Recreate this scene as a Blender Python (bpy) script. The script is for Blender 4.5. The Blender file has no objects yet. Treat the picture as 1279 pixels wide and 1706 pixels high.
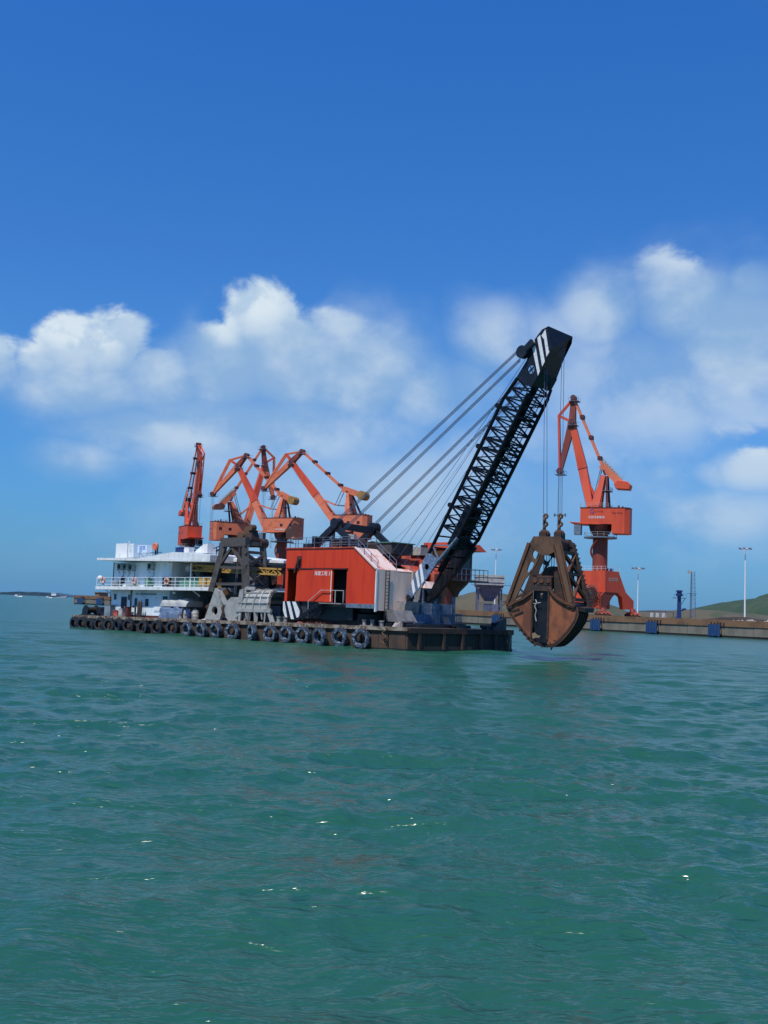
import bpy, bmesh, math, random
import numpy as np
from mathutils import Vector, Matrix
random.seed(7); rng = np.random.default_rng(7)
SC = bpy.context.scene
COL = SC.collection
R = math.radians
PI = math.pi

# ------------------------------------------------------------------ camera
cam = bpy.data.cameras.new('camera'); camo = bpy.data.objects.new('camera', cam); COL.objects.link(camo)
cam.sensor_fit = 'VERTICAL'; cam.sensor_height = 24.0; cam.lens = 24.0 * 1740 / 1706
cam.clip_start = 0.1; cam.clip_end = 60000
camo.matrix_world = Matrix.Translation((0, 0, 3.3)) @ Matrix.Rotation(R(90 + 5.27), 4, 'X') @ Matrix.Rotation(R(2.29), 4, 'Z')
SC.camera = camo

# ------------------------------------------------------------------ light and exposure
SUN_DIR = Vector((-0.42, -0.66, 1.40)).normalized()      # towards the sun
sun = bpy.data.lights.new('sun', 'SUN'); sun.energy = 4.2; sun.angle = R(0.55); sun.color = (1.0, 0.95, 0.87)
suno = bpy.data.objects.new('sun', sun); COL.objects.link(suno)
suno.rotation_euler = SUN_DIR.to_track_quat('Z', 'Y').to_euler(); suno.location = (0, 0, 100)
SC.view_settings.view_transform = 'Standard'; SC.view_settings.look = 'None'
SC.view_settings.gamma = 1; SC.view_settings.use_curve_mapping = False
SC.view_settings.exposure = 0.0

# ------------------------------------------------------------------ world: sky with clouds
W = bpy.data.worlds.new('World'); SC.world = W; W.use_nodes = True
nt = W.node_tree; N = nt.nodes; L = nt.links; N.clear()
def nd(t, **k):
    n = N.new(t)
    for a, b in k.items(): setattr(n, a, b)
    return n
def put(i, v):
    if hasattr(v, 'is_output') or isinstance(v, bpy.types.NodeSocket): L.new(v, i)
    else: i.default_value = v
def ma(op, a, b=None, c=None, clamp=False):
    n = nd('ShaderNodeMath', operation=op, use_clamp=clamp); put(n.inputs[0], a)
    if b is not None: put(n.inputs[1], b)
    if c is not None: put(n.inputs[2], c)
    return n.outputs[0]
def vm(op, a, b=None):
    n = nd('ShaderNodeVectorMath', operation=op); put(n.inputs[0], a)
    if b is not None: put(n.inputs[1], b)
    return n.outputs[0]
def mixc(f, a, b):
    n = nd('ShaderNodeMix', data_type='RGBA'); put(n.inputs[0], f)
    for s, v in ((6, a), (7, b)):
        if isinstance(v, tuple): n.inputs[s].default_value = (*v, 1)
        else: L.new(v, n.inputs[s])
    return n.outputs[2]
def mrange(v, a, b, c=0.0, d=1.0, smooth=True):
    n = nd('ShaderNodeMapRange', interpolation_type='SMOOTHSTEP' if smooth else 'LINEAR'); put(n.inputs[0], v)
    n.inputs[1].default_value = a; n.inputs[2].default_value = b; n.inputs[3].default_value = c; n.inputs[4].default_value = d
    return n.outputs[0]
tc = nd('ShaderNodeTexCoord').outputs['Generated']
sky = nd('ShaderNodeTexSky', sky_type='NISHITA'); sky.sun_disc = False
sky.sun_elevation = math.asin(SUN_DIR.z); sky.sun_rotation = math.atan2(SUN_DIR.x, SUN_DIR.y)
sky.altitude = 0; sky.air_density = 1.0; sky.dust_density = 0.35; sky.ozone_density = 2.5
SKY_STRENGTH = 0.1
sep = nd('ShaderNodeSeparateXYZ'); L.new(tc, sep.inputs[0])
az = ma('ARCTAN2', sep.outputs[0], sep.outputs[1]); el = ma('ARCSINE', sep.outputs[2])
azd = ma('MULTIPLY', az, 180 / PI); eld = ma('MULTIPLY', el, 180 / PI)
# tone of the clear sky: deep polarised blue aloft, paler towards the horizon
tint = nd('ShaderNodeValToRGB'); tr = tint.color_ramp
L.new(mrange(eld, 0, 40, smooth=False), tint.inputs[0])
tr.elements[0].position = 0.0; tr.elements[0].color = (0.24, 0.56, 0.95, 1)
tr.elements[1].position = 1.0; tr.elements[1].color = (0.22, 0.92, 1.85, 1)
e = tr.elements.new(0.3); e.color = (0.36, 0.80, 1.30, 1)
skym = nd('ShaderNodeMix', data_type='RGBA', blend_type='MULTIPLY'); skym.inputs[0].default_value = 1.0
L.new(sky.outputs[0], skym.inputs[6]); L.new(tint.outputs[0], skym.inputs[7])
skyc = skym.outputs[2]
def blobs(lst):
    tot = None
    for (a, b, sa, sb, amp) in lst:
        p = ma('MULTIPLY', ma('SUBTRACT', azd, a), 1 / sa); q = ma('MULTIPLY', ma('SUBTRACT', eld, b), 1 / sb)
        s = ma('ADD', ma('MULTIPLY', p, p), ma('MULTIPLY', q, q))
        g = ma('MULTIPLY', ma('EXPONENT', ma('MULTIPLY', s, -1.0)), amp)
        tot = g if tot is None else ma('MAXIMUM', tot, g)
    return tot
def noise(vec, scale, detail, rough, off=(0, 0, 0), dist=0.0):
    n = nd('ShaderNodeTexNoise'); n.inputs['Scale'].default_value = scale; n.inputs['Detail'].default_value = detail
    n.inputs['Roughness'].default_value = rough; n.inputs['Distortion'].default_value = dist
    L.new(vm('ADD', vec, off), n.inputs['Vector']); return n.outputs[0]
stretch = nd('ShaderNodeVectorMath', operation='MULTIPLY'); L.new(tc, stretch.inputs[0]); stretch.inputs[1].default_value = (1, 1, 1.35)
SV = stretch.outputs[0]
soft = blobs([(-21.5, 12.0, 3.2, 2.1, 1.0), (1.8, 11.9, 3.4, 2.6, .95), (-3.0, 15.2, 3.2, 1.7, .95), (6, 6.0, 21, 6.5, .66), (-7, 9.8, 13, 3.0, .86), (15, 12.8, 9, 6.0, .78), (-15, 11.0, 6.5, 3.0, .74), (-18.99, 12.11, 2.96, 1.65, 0.9), (-16.32, 13.0, 3.7, 2.1, 1.2), (-14.32, 13.85, 2.31, 1.65, 1), (-16.5, 11.1, 5.3, 2.3, 1.0), (-12.4, 11.9, 3.9, 2.7, .98), (-7.1, 15.41, 2.8, 2.8, 1.15), (-5.66, 13.27, 4.28, 3.29, 1.25), (-8.92, 12.6, 3.95, 3.1, 1.12), (-1.63, 12.9, 5.0, 3.3, 1.15), (1.09, 11.64, 2.96, 2.31, 0.85), (-4.84, 10.07, 6.59, 1.65, 0.75), (-16.51, 7.2, 3.6, 1.5, 0.66), (-12, 9.2, 7, 2.0, .84),
              (16.28, 16.4, 4.2, 3.1, 1.05), (18.75, 14.79, 4.8, 4.2, 1.1), (11.8, 16.2, 3.4, 2.7, .9), (9.28, 15.0, 2.96, 2.63, 0.62), (14.14, 13.07, 4.94, 2.63, 0.75), (19.33, 17.17, 2.63, 1.98, 0.9), (5.65, 14.6, 3.2, 2.6, 0.74), (4.2, 12.2, 3.2, 2.4, .72), (19.4, 8.0, 2.63, 1.48, 1.0), (17.61, 7.69, 1.65, 1.15, 0.75), (14.86, 7.68, 1.98, 1.15, 0.6), (12.96, 8.63, 1.32, 0.82, 0.55), (11.11, 6.03, 3.6, 1.7, 0.74), (17.33, 5.49, 5.2, 2.2, 0.76), (7.57, 5.62, 2.31, 1.32, 0.45),
              (33, 13, 7, 6, .8), (-34, 10, 9, 4, .7), (60, 14, 12, 6, .8), (-62, 13, 12, 6, .8), (95, 11, 14, 6, .8), (-98, 12, 14, 6, .8), (135, 13, 14, 6, .8), (-140, 11, 14, 6, .8), (178, 13, 14, 6, .8)])
n_big = noise(SV, 6.5, 5, .5, dist=.15)
n_det = noise(SV, 15, 9, .58, (3, 1, 5), .2)
n_c = noise(SV, 17, 10, .56, (1, 7, 2), .25)
fb = ma('ADD', ma('MULTIPLY', ma('SUBTRACT', n_big, .5), .75), ma('MULTIPLY', ma('SUBTRACT', n_det, .5), .30))
F_ = ma('ADD', soft, fb)
dens_wide = ma('MULTIPLY', mrange(F_, .16, 1.02), .90)
# where the cumulus tops are crisp and sunlit
CR = [(-16.99, 13.94, 3.62, 1.5, 1), (-14.38, 14.78, 2.14, 1.35, 1), (-20.2, 12.9, 2.2, 1.1, .95), (-7.49, 16.49, 2.5, 2.0, 1), (-5.2, 17.1, 1.6, 1.1, 1), (-9.3, 15.0, 1.3, 1.6, .8), (-3.2, 16.0, 2.2, 1.2, .5), (16.3, 18.9, 3.4, 1.2, .55), (20, 9.0, 3.0, 1.0, .55)]
crispm = blobs([(a_, b_ + .35, sa * 1.55, sb * 1.7, min(1, am * 1.1)) for a_, b_, sa, sb, am in CR])
crispc = blobs(CR)
dens_narrow = mrange(ma('ADD', soft, ma('ADD', ma('MULTIPLY', ma('SUBTRACT', n_c, .5), 1.25), ma('MULTIPLY', ma('SUBTRACT', n_big, .5), .35))), .46, .74)
cm = mrange(crispm, .22, .70); cmc = mrange(crispc, .25, .9)
dmix = nd('ShaderNodeMix', data_type='FLOAT'); L.new(cm, dmix.inputs[0]); L.new(dens_wide, dmix.inputs[2]); L.new(dens_narrow, dmix.inputs[3])
dens = dmix.outputs[0]
# relief: the same noise sampled a little nearer the sun
n_cl = noise(SV, 17, 10, .56, (1 - .012, 7 - .006, 2 + .022), .25)
relief = ma('SUBTRACT', n_c, n_cl)
n_bl = noise(SV, 5.5, 5, .5, (-.03, -.01, .05), .15)
relief2 = ma('SUBTRACT', n_big, n_bl)
soft_col = mixc(mrange(ma('ADD', ma('ADD', ma('MULTIPLY', relief2, 3.0), ma('MULTIPLY', ma('SUBTRACT', n_det, .5), 1.3)), ma('MULTIPLY', ma('SUBTRACT', soft, .8), .5)), -.42, .42), (.28, .46, .71), (.53, .66, .81))
crisp_col = mixc(mrange(ma('ADD', relief, ma('MULTIPLY', ma('SUBTRACT', n_c, .5), .25)), -.11, .09), (.46, .61, .79), (.72, .82, .89))
cloud_col = mixc(ma('MULTIPLY', cmc, .85), soft_col, crisp_col)
s1 = mixc(1.0, (0, 0, 0), skyc)
scl = nd('ShaderNodeVectorMath', operation='SCALE'); L.new(s1, scl.inputs[0]); scl.inputs[3].default_value = SKY_STRENGTH
# moist air: all fades to a blue haze at the horizon
c2 = mixc(dens, scl.outputs[0], cloud_col)
hz = mrange(eld, 0.0, 9.0, .84, 0.0, smooth=False)
c3 = mixc(ma('MULTIPLY', hz, hz), c2, (.100, .275, .585))
inv = nd('ShaderNodeVectorMath', operation='SCALE'); L.new(c3, inv.inputs[0]); inv.inputs[3].default_value = 1 / SKY_STRENGTH
bg = nd('ShaderNodeBackground'); bg.inputs['Strength'].default_value = SKY_STRENGTH; L.new(inv.outputs[0], bg.inputs['Color'])
wo = nd('ShaderNodeOutputWorld'); L.new(bg.outputs[0], wo.inputs['Surface'])

# ------------------------------------------------------------------ materials
def mk(name, c1, c2=None, scale=2.0, thr=(.45, .65), rough=.6, metal=0.0, bump=0.0, streak=1.0, c3=None, thr3=(.6, .7), scale3=7.0, spec=.4, bscale=20):
    m = bpy.data.materials.new(name); m.use_nodes = True; t = m.node_tree; n = t.nodes; l = t.links
    b = n['Principled BSDF']; b.inputs['Roughness'].default_value = rough; b.inputs['Metallic'].default_value = metal
    b.inputs['Specular IOR Level'].default_value = spec
    co = n.new('ShaderNodeTexCoord'); mp = n.new('ShaderNodeMapping'); mp.inputs['Scale'].default_value = (1, 1, streak)
    l.new(co.outputs['Object'], mp.inputs[0])
    def nz(s, d=6, r=.6):
        q = n.new('ShaderNodeTexNoise'); q.inputs['Scale'].default_value = s; q.inputs['Detail'].default_value = d; q.inputs['Roughness'].default_value = r
        l.new(mp.outputs[0], q.inputs['Vector']); return q.outputs[0]
    def rm(v, a, bb):
        q = n.new('ShaderNodeMapRange'); q.interpolation_type = 'SMOOTHSTEP'; l.new(v, q.inputs[0]); q.inputs[1].default_value = a; q.inputs[2].default_value = bb; return q.outputs[0]
    base = None
    if c2 is None: b.inputs['Base Color'].default_value = (*c1, 1)
    else:
        mx = n.new('ShaderNodeMix'); mx.data_type = 'RGBA'; l.new(rm(nz(scale), *thr), mx.inputs[0]); mx.inputs[6].default_value = (*c1, 1); mx.inputs[7].default_value = (*c2, 1)
        base = mx.outputs[2]
        if c3 is not None:
            m3 = n.new('ShaderNodeMix'); m3.data_type = 'RGBA'; l.new(rm(nz(scale3, 8, .7), *thr3), m3.inputs[0]); l.new(base, m3.inputs[6]); m3.inputs[7].default_value = (*c3, 1)
            base = m3.outputs[2]
        l.new(base, b.inputs['Base Color'])
    if bump:
        bp = n.new('ShaderNodeBump'); bp.inputs['Strength'].default_value = bump; bp.inputs['Distance'].default_value = .03
        l.new(nz(bscale, 5), bp.inputs['Height']); l.new(bp.outputs[0], b.inputs['Normal'])
    return m
M = {}
M['red'] = mk('red_paint', (.64, .048, .010), (.54, .036, .010), 1.2, rough=.45, streak=.15, c3=(.26, .05, .025), thr3=(.64, .80), scale3=3.5)
M['greyd'] = mk('dull_grey_paint', (.30, .27, .25), (.20, .18, .17), 1.8, rough=.7, c3=(.12, .085, .065), thr3=(.58, .72), scale3=5)
M['pink'] = mk('sun_faded_red_paint', (.76, .56, .49), (.66, .20, .13), .55, thr=(.50, .72), rough=.6, c3=(.76, .68, .61), scale3=3, thr3=(.5, .7))
M['redroof'] = mk('bleached_red_roof', (.42, .055, .03), (.48, .16, .11), 1.0, rough=.6)
M['greyp'] = mk('weathered_grey_paint', (.90, .66, .51), (.70, .52, .42), 1.5, rough=.6, streak=.2, c3=(.20, .14, .11), thr3=(.64, .78), scale3=4)
M['bluegrey'] = mk('blue_grey_steel', (.14, .18, .24), (.09, .11, .15), 2.2, rough=.5, c3=(.28, .33, .38), thr3=(.56, .68), scale3=4)
M['dark'] = mk('dark_steel', (.010, .014, .022), (.018, .02, .026), 3, rough=.45)
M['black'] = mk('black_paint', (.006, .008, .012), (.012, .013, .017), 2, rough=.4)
M['chord'] = mk('boom_black_paint', (.005, .008, .014), (.012, .011, .013), 1.5, rough=.5, spec=.2)
M['plateblue'] = mk('mottled_blue_plate', (.09, .15, .26), (.22, .27, .32), 5, rough=.5, c3=(.05, .07, .12), thr3=(.55, .62), scale3=12)
M['white'] = mk('white_paint', (.76, .77, .75), (.60, .60, .56), 2, rough=.5, streak=.3, c3=(.34, .25, .18), thr3=(.62, .76), scale3=6)
M['whited'] = mk('dirty_white_stripe_paint', (.72, .73, .72), (.42, .43, .42), 5, thr=(.52, .68), rough=.55)
M['cabin'] = mk('pale_blue_cabin_paint', (.70, .80, .82), (.60, .72, .76), 1.3, rough=.55, streak=.12, c3=(.24, .22, .19), thr3=(.61, .76), scale3=5)
M['cabingrey'] = mk('shaded_bulkhead_paint', (.20, .25, .28), (.14, .17, .19), 1.2, rough=.6)  # darker cabin tone, shade of the recess under the roof put into it
M['orange'] = mk('crane_orange_paint', (.66, .085, .030), (.55, .065, .026), .35, rough=.5, streak=.3, c3=(.22, .045, .025), thr3=(.68, .8), scale3=.9)
M['orange2'] = mk('crane_faded_orange_paint', (.68, .18, .085), (.54, .13, .065), .5, rough=.6, c3=(.30, .09, .04), thr3=(.62, .75), scale3=1.3)
M['orangerust'] = mk('crane_column_rusty_red', (.24, .045, .025), (.15, .035, .022), .5, rough=.6, streak=.3, c3=(.34, .12, .09), thr3=(.62, .72), scale3=.6)
M['maroon'] = mk('dark_maroon_paint', (.12, .022, .018), (.07, .018, .016), .8, rough=.6)
M['yellowcw'] = mk('weathered_ochre_paint', (.36, .20, .05), (.24, .12, .035), 1.2, rough=.6)
M['rust'] = mk('rusted_steel', (.13, .050, .024), (.07, .032, .018), 1.6, rough=.8, bump=.5, c3=(.28, .13, .06), thr3=(.58, .72), scale3=5)
M['rustdark'] = mk('dark_rusted_steel', (.035, .024, .020), (.07, .034, .02), 2.2, rough=.7, bump=.5, c3=(.13, .09, .07), thr3=(.66, .74), scale3=8)
M['rustorange'] = mk('orange_rust_plate', (.27, .088, .036), (.13, .045, .024), 1.1, rough=.8, bump=.4, streak=.5, c3=(.09, .04, .022), thr3=(.6, .72), scale3=4)
M['rustbrown'] = mk('brown_frame_steel', (.13, .068, .036), (.065, .034, .02), 1.3, rough=.75, bump=.4, streak=.4, c3=(.05, .03, .022), thr3=(.6, .7), scale3=5)
M['frame2'] = mk('grimy_grey_frame_steel', (.085, .075, .066), (.05, .043, .04), 1.8, rough=.7, bump=.3, c3=(.15, .11, .08), thr3=(.6, .74), scale3=5)
M['silver'] = mk('bare_grab_steel', (.42, .41, .37), (.33, .31, .27), 2, rough=.5, metal=.25, bump=.3, c3=(.22, .16, .11), thr3=(.6, .74), scale3=4)
M['hull'] = mk('rust_stained_hull', (.085, .05, .032), (.045, .032, .026), .9, rough=.75, streak=.35, bump=.4, c3=(.19, .085, .04), thr3=(.60, .74), scale3=2.2)
M['hulldark'] = mk('wet_fouled_hull', (.013, .017, .013), (.026, .028, .02), 3, rough=.35, bump=.4)
M['hullend'] = mk('stained_shaded_hull_end', (.040, .032, .022), (.020, .020, .016), 1.1, rough=.75, streak=.3, bump=.4, c3=(.10, .06, .035), thr3=(.58, .72), scale3=2.2)  # stained hull, with shade put into the colour of the end face
M['coam'] = mk('pale_deck_edge', (.30, .26, .20), (.13, .09, .06), 1.1, thr=(.42, .58), rough=.8, c3=(.06, .04, .03), thr3=(.52, .66), scale3=3)
M['deck'] = mk('worn_deck_plate', (.21, .17, .13), (.12, .09, .07), .7, rough=.8, bump=.3)
M['tyre'] = mk('old_rubber', (.020, .024, .032), (.035, .045, .062), 3, rough=.6, spec=.3, c3=(.09, .11, .14), thr3=(.6, .76), scale3=6)
M['tyrep'] = mk('worn_rubber_lit_patches', (.030, .045, .070), (.10, .14, .19), 2.6, thr=(.46, .60), rough=.6, c3=(.36, .42, .47), thr3=(.53, .64), scale3=5)  # pale patches: worn rubber and sun highlights put into the colour
M['rope'] = mk('steel_rope', (.085, .11, .18), rough=.5)
M['ropel'] = mk('pale_mooring_rope', (.45, .45, .30), rough=.9)
M['chain'] = mk('rusty_chain', (.10, .055, .035), (.17, .09, .05), 4, rough=.8)
M['tarpg'] = mk('grey_tarpaulin', (.42, .43, .41), (.33, .34, .33), 2, rough=.7, bump=.6, bscale=6)
M['tarpb'] = mk('blue_tarpaulin', (.085, .135, .22), (.14, .19, .27), 1.6, rough=.6, bump=.6, bscale=6)
M['green'] = mk('green_machine_paint', (.09, .25, .17), (.06, .17, .12), 2, rough=.5)
M['yellow'] = mk('yellow_ochre_boom_paint', (.50, .30, .075), (.36, .21, .055), 1.5, rough=.5, c3=(.16, .10, .04), thr3=(.60, .70), scale3=4)
M['navy'] = mk('navy_paint', (.012, .035, .13), (.02, .05, .16), 2, rough=.5)
M['glass'] = mk('dark_window_glass', (.012, .018, .026), rough=.12, spec=.6)
M['ac'] = mk('air_conditioner_casing', (.30, .37, .35), (.22, .28, .27), 4, rough=.6)
M['lifering'] = mk('life_ring_orange', (.62, .20, .10), (.55, .32, .24), 3, rough=.6)
M['signw'] = mk('sign_white', (.62, .76, .84), rough=.5)
M['signb'] = mk('sign_blue_letter', (.02, .14, .58), rough=.5)
M['letter'] = mk('white_letter_paint', (.80, .76, .72), rough=.5)
M['logoblue'] = mk('logo_blue_paint', (.02, .05, .24), rough=.5)
M['logored'] = mk('logo_red_paint', (.40, .03, .03), rough=.5)
M['fender'] = mk('blue_fender_panel', (.014, .048, .14), (.025, .06, .13), 1.3, rough=.5, c3=(.06, .07, .09), thr3=(.58, .7), scale3=3)
M['rubber'] = mk('black_rubber', (.012, .013, .016), rough=.6)
M['concrete'] = mk('quay_concrete', (.235, .185, .125), (.17, .135, .09), .35, rough=.9, streak=.5, bump=.3, c3=(.10, .06, .035), thr3=(.58, .7), scale3=.8)
M['concretelow'] = mk('tide_washed_concrete', (.19, .17, .13), (.13, .12, .095), .5, rough=.85, streak=.3, bump=.3, c3=(.26, .22, .17), thr3=(.6, .72), scale3=.9)
M['capc'] = mk('stained_quay_cap', (.19, .105, .055), (.12, .07, .04), .35, rough=.9, c3=(.26, .18, .12), thr3=(.58, .7), scale3=1.5)
M['weed'] = mk('dark_tide_weed', (.02, .02, .018), rough=.7)
M['ground'] = mk('dusty_yard_ground', (.20, .13, .08), (.14, .095, .065), .05, rough=.95)
M['hillgreen'] = mk('scrub_hillside', (.030, .060, .034), (.048, .072, .040), .06, rough=.95, bump=0, c3=(.13, .105, .075), thr3=(.66, .74), scale3=.2)
M['hillbrown'] = mk('dry_earth_mound', (.10, .085, .055), (.065, .070, .042), .08, rough=.95, c3=(.055, .075, .035), thr3=(.52, .66), scale3=.16)
M['coal'] = mk('dark_coal_heap', (.035, .026, .02), (.06, .04, .028), .3, rough=.95)
M['island'] = mk('haze_blue_shore', (.035, .075, .115), (.05, .09, .13), .01, rough=.95)  # no air is built; the blue of distance haze is put into this colour
M['polew'] = mk('galvanised_white_pole', (.72, .75, .75), rough=.4)
M['hopper'] = mk('hopper_blue_grey', (.12, .14, .22), (.08, .09, .14), .6, rough=.6)
M['hopc'] = mk('pale_concrete_rim', (.42, .41, .37), (.30, .28, .25), .8, rough=.8)
M['box'] = mk('weathered_timber', (.22, .16, .10), (.14, .10, .07), 2, rough=.8)

# ------------------------------------------------------------------ mesh helpers
BASE = {}
SMOOTH = set()
class MB:
    def __init__(s, T=None): s.v = []; s.f = []; s.T = T
    def add(s, vs, fs):
        o = len(s.v)
        if s.T is not None: vs = [tuple(s.T @ Vector(p)) for p in vs]
        s.v += [tuple(p) for p in vs]; s.f += [tuple(i + o for i in f) for f in fs]; return s
    def box(s, x0, x1, y0, y1, z0, z1):
        return s.add([(x0, y0, z0), (x1, y0, z0), (x1, y1, z0), (x0, y1, z0), (x0, y0, z1), (x1, y0, z1), (x1, y1, z1), (x0, y1, z1)],
                     [(0, 3, 2, 1), (4, 5, 6, 7), (0, 1, 5, 4), (1, 2, 6, 5), (2, 3, 7, 6), (3, 0, 4, 7)])
    def hexa(s, bot, top):
        return s.add(list(bot) + list(top), [(0, 3, 2, 1), (4, 5, 6, 7), (0, 1, 5, 4), (1, 2, 6, 5), (2, 3, 7, 6), (3, 0, 4, 7)])
    def bar(s, p, q, w, h=None, w1=None, h1=None, up=(0, 0, 1), side=None):
        p = Vector(p); q = Vector(q); h = w if h is None else h; w1 = w if w1 is None else w1; h1 = h if h1 is None else h1
        d = (q - p).normalized()
        if side is not None: a = Vector(side).normalized()
        else:
            a = d.cross(Vector(up))
            if a.length < 1e-3: a = d.cross(Vector((1, 0, 0)))
            a.normalize()
        b = a.cross(d).normalized()
        vs = []
        for c, ww, hh in ((p, w, h), (q, w1, h1)):
            for i, j in ((-1, -1), (1, -1), (1, 1), (-1, 1)): vs.append(c + a * (i * ww / 2) + b * (j * hh / 2))
        return s.add(vs, [(0, 1, 2, 3), (7, 6, 5, 4), (0, 4, 5, 1), (1, 5, 6, 2), (2, 6, 7, 3), (3, 7, 4, 0)])
    def tube(s, p, q, r, n=8, r1=None, caps=True):
        p = Vector(p); q = Vector(q); r1 = r if r1 is None else r1
        d = (q - p).normalized(); a = d.cross(Vector((0, 0, 1)))
        if a.length < 1e-3: a = d.cross(Vector((1, 0, 0)))
        a.normalize(); b = a.cross(d)
        vs = []
        for c, rr in ((p, r), (q, r1)):
            for i in range(n):
                t = 2 * PI * i / n; vs.append(c + a * (rr * math.cos(t)) + b * (rr * math.sin(t)))
        fs = [(i, i + n, (i + 1) % n + n, (i + 1) % n) for i in range(n)]
        if caps: fs += [tuple(range(n)), tuple(range(2 * n - 1, n - 1, -1))]
        return s.add(vs, fs)
    def path(s, pts, r, n=6):
        for a, b in zip(pts[:-1], pts[1:]): s.tube(a, b, r, n)
        return s
    def prism(s, poly, axis, a0, a1):
        def pt(u, v, a): return {'x': (a, u, v), 'y': (u, a, v), 'z': (u, v, a)}[axis]
        n = len(poly); vs = [pt(u, v, a0) for u, v in poly] + [pt(u, v, a1) for u, v in poly]
        return s.add(vs, [tuple(range(n)), tuple(range(2 * n - 1, n - 1, -1))] + [(i, i + n, (i + 1) % n + n, (i + 1) % n) for i in range(n)])
    def lathe(s, prof, c, axis='z', n=24, a0=0, a1=2 * PI):
        full = abs(a1 - a0 - 2 * PI) < 1e-6; m = n if full else n + 1; vs = []
        for r, h in prof:
            for i in range(m):
                t = a0 + (a1 - a0) * i / n; u, v = r * math.cos(t), r * math.sin(t)
                p = {'z': (u, v, h), 'y': (u, h, v), 'x': (h, u, v)}[axis]
                vs.append((p[0] + c[0], p[1] + c[1], p[2] + c[2]))
        fs = []
        for j in range(len(prof) - 1):
            for i in range(n):
                k = (i + 1) % m if full else i + 1
                fs.append((j * m + i, j * m + k, (j + 1) * m + k, (j + 1) * m + i))
        return s.add(vs, fs)
    def torus(s, c, Rr, r, axis='y', n=24, k=10):
        prof = [(Rr + r * math.cos(2 * PI * i / k), r * math.sin(2 * PI * i / k)) for i in range(k + 1)]
        return s.lathe(prof, c, axis, n)
    def plate(s, pts, holes, t, O=(0, 0, 0), U=(1, 0, 0), V=(0, 0, 1)):
        cu = bpy.data.curves.new('tmp', 'CURVE'); cu.dimensions = '2D'; cu.fill_mode = 'BOTH'; cu.extrude = t / 2
        for loop in [pts] + list(holes):
            sp = cu.splines.new('POLY'); sp.points.add(len(loop) - 1); sp.use_cyclic_u = True
            for q, (a, b) in zip(sp.points, loop): q.co = (a, b, 0, 1)
        ob = bpy.data.objects.new('tmp', cu); me = ob.to_mesh()
        O = Vector(O); U = Vector(U); V = Vector(V); Nn = U.cross(V)
        vs = [O + U * v.co.x + V * v.co.y + Nn * v.co.z for v in me.vertices]; fs = [tuple(p.vertices) for p in me.polygons]
        ob.to_mesh_clear(); bpy.data.objects.remove(ob); bpy.data.curves.remove(cu)
        return s.add(vs, fs)
    def build(s, name, mat, parent=None, smooth=False, base=None, bevel=0):
        b = Vector(base) if base is not None else (BASE[parent.name] if parent is not None else Vector((0, 0, 0)))
        me = bpy.data.meshes.new(name); me.from_pydata([tuple(Vector(p) - b) for p in s.v], [], s.f)
        bm = bmesh.new(); bm.from_mesh(me); bmesh.ops.recalc_face_normals(bm, faces=bm.faces); bm.to_mesh(me); bm.free()
        me.materials.append(M[mat] if isinstance(mat, str) else mat)
        if smooth:
            for p in me.polygons: p.use_smooth = True
            me.set_sharp_from_angle(angle=R(40))
        o = bpy.data.objects.new(name, me); COL.objects.link(o); o.parent = parent; BASE[o.name] = b
        if bevel:
            md = o.modifiers.new('bevel', 'BEVEL'); md.width = bevel; md.segments = 2
        return o
def circ(c, r, n=20, rx=None): return [(c[0] + (rx or r) * math.cos(2 * PI * i / n), c[1] + r * math.sin(2 * PI * i / n)) for i in range(n)]
class Frame:
    def __init__(s, O, X, Y, Z):
        s.m = Matrix.Translation(Vector(O)) @ Matrix((X, Y, Z)).transposed().to_4x4()
WORLD = Frame((0, 0, 0), (1, 0, 0), (0, 1, 0), (0, 0, 1))
th = R(.72); c_, s_ = .77374, .63350
BX = Vector((c_ * math.cos(th), -s_ * math.cos(th), math.sin(th))); BY = Vector((s_, c_, 0)); BF = Frame((2, 83.8, 0), BX, BY, BX.cross(BY))
r2 = math.sqrt(.5)
SF = Frame((2.177, 88, 0), (r2, -r2, 0), (r2, r2, 0), (0, 0, 1))
qv = Vector((.6727, -.74, 0)).normalized(); QX = qv; QY = Vector((-qv.y, qv.x, 0)); QF = Frame((80.1, 216.5, 0), QX, QY, (0, 0, 1))
ga = R(25); GF = Frame((12.127, 77.5, 0), (math.cos(ga), -math.sin(ga), 0), (math.sin(ga), math.cos(ga), 0), (0, 0, 1))
def tag(o, label=None, cat=None, group=None, kind=None):
    if label: o['label'] = label
    if cat: o['category'] = cat
    if group: o['group'] = group
    if kind: o['kind'] = kind
    return o
def root(name, fr, base, label, cat, group=None):
    o = bpy.data.objects.new(name, None); o.empty_display_size = .3; COL.objects.link(o)
    o.matrix_world = fr.m @ Matrix.Translation(Vector(base)); BASE[o.name] = Vector(base)
    return tag(o, label, cat, group)
def single(mb, name, mat, fr, base, label=None, cat=None, group=None, kind=None, smooth=False):
    o = mb.build(name, mat, None, smooth, base); o.matrix_world = fr.m @ Matrix.Translation(Vector(base))
    return tag(o, label, cat, group, kind)
UNIT = {}
def unit(mat):
    if mat not in UNIT:
        me = bpy.data.meshes.new('bar'); me.from_pydata([(x, y, z) for x in (-.5, .5) for y in (-.5, .5) for z in (0, 1)], [], [(0, 1, 3, 2), (4, 6, 7, 5), (0, 4, 5, 1), (2, 3, 7, 6), (0, 2, 6, 4), (1, 5, 7, 3)])
        me.materials.append(M[mat]); UNIT[mat] = me
    return UNIT[mat]
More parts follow.
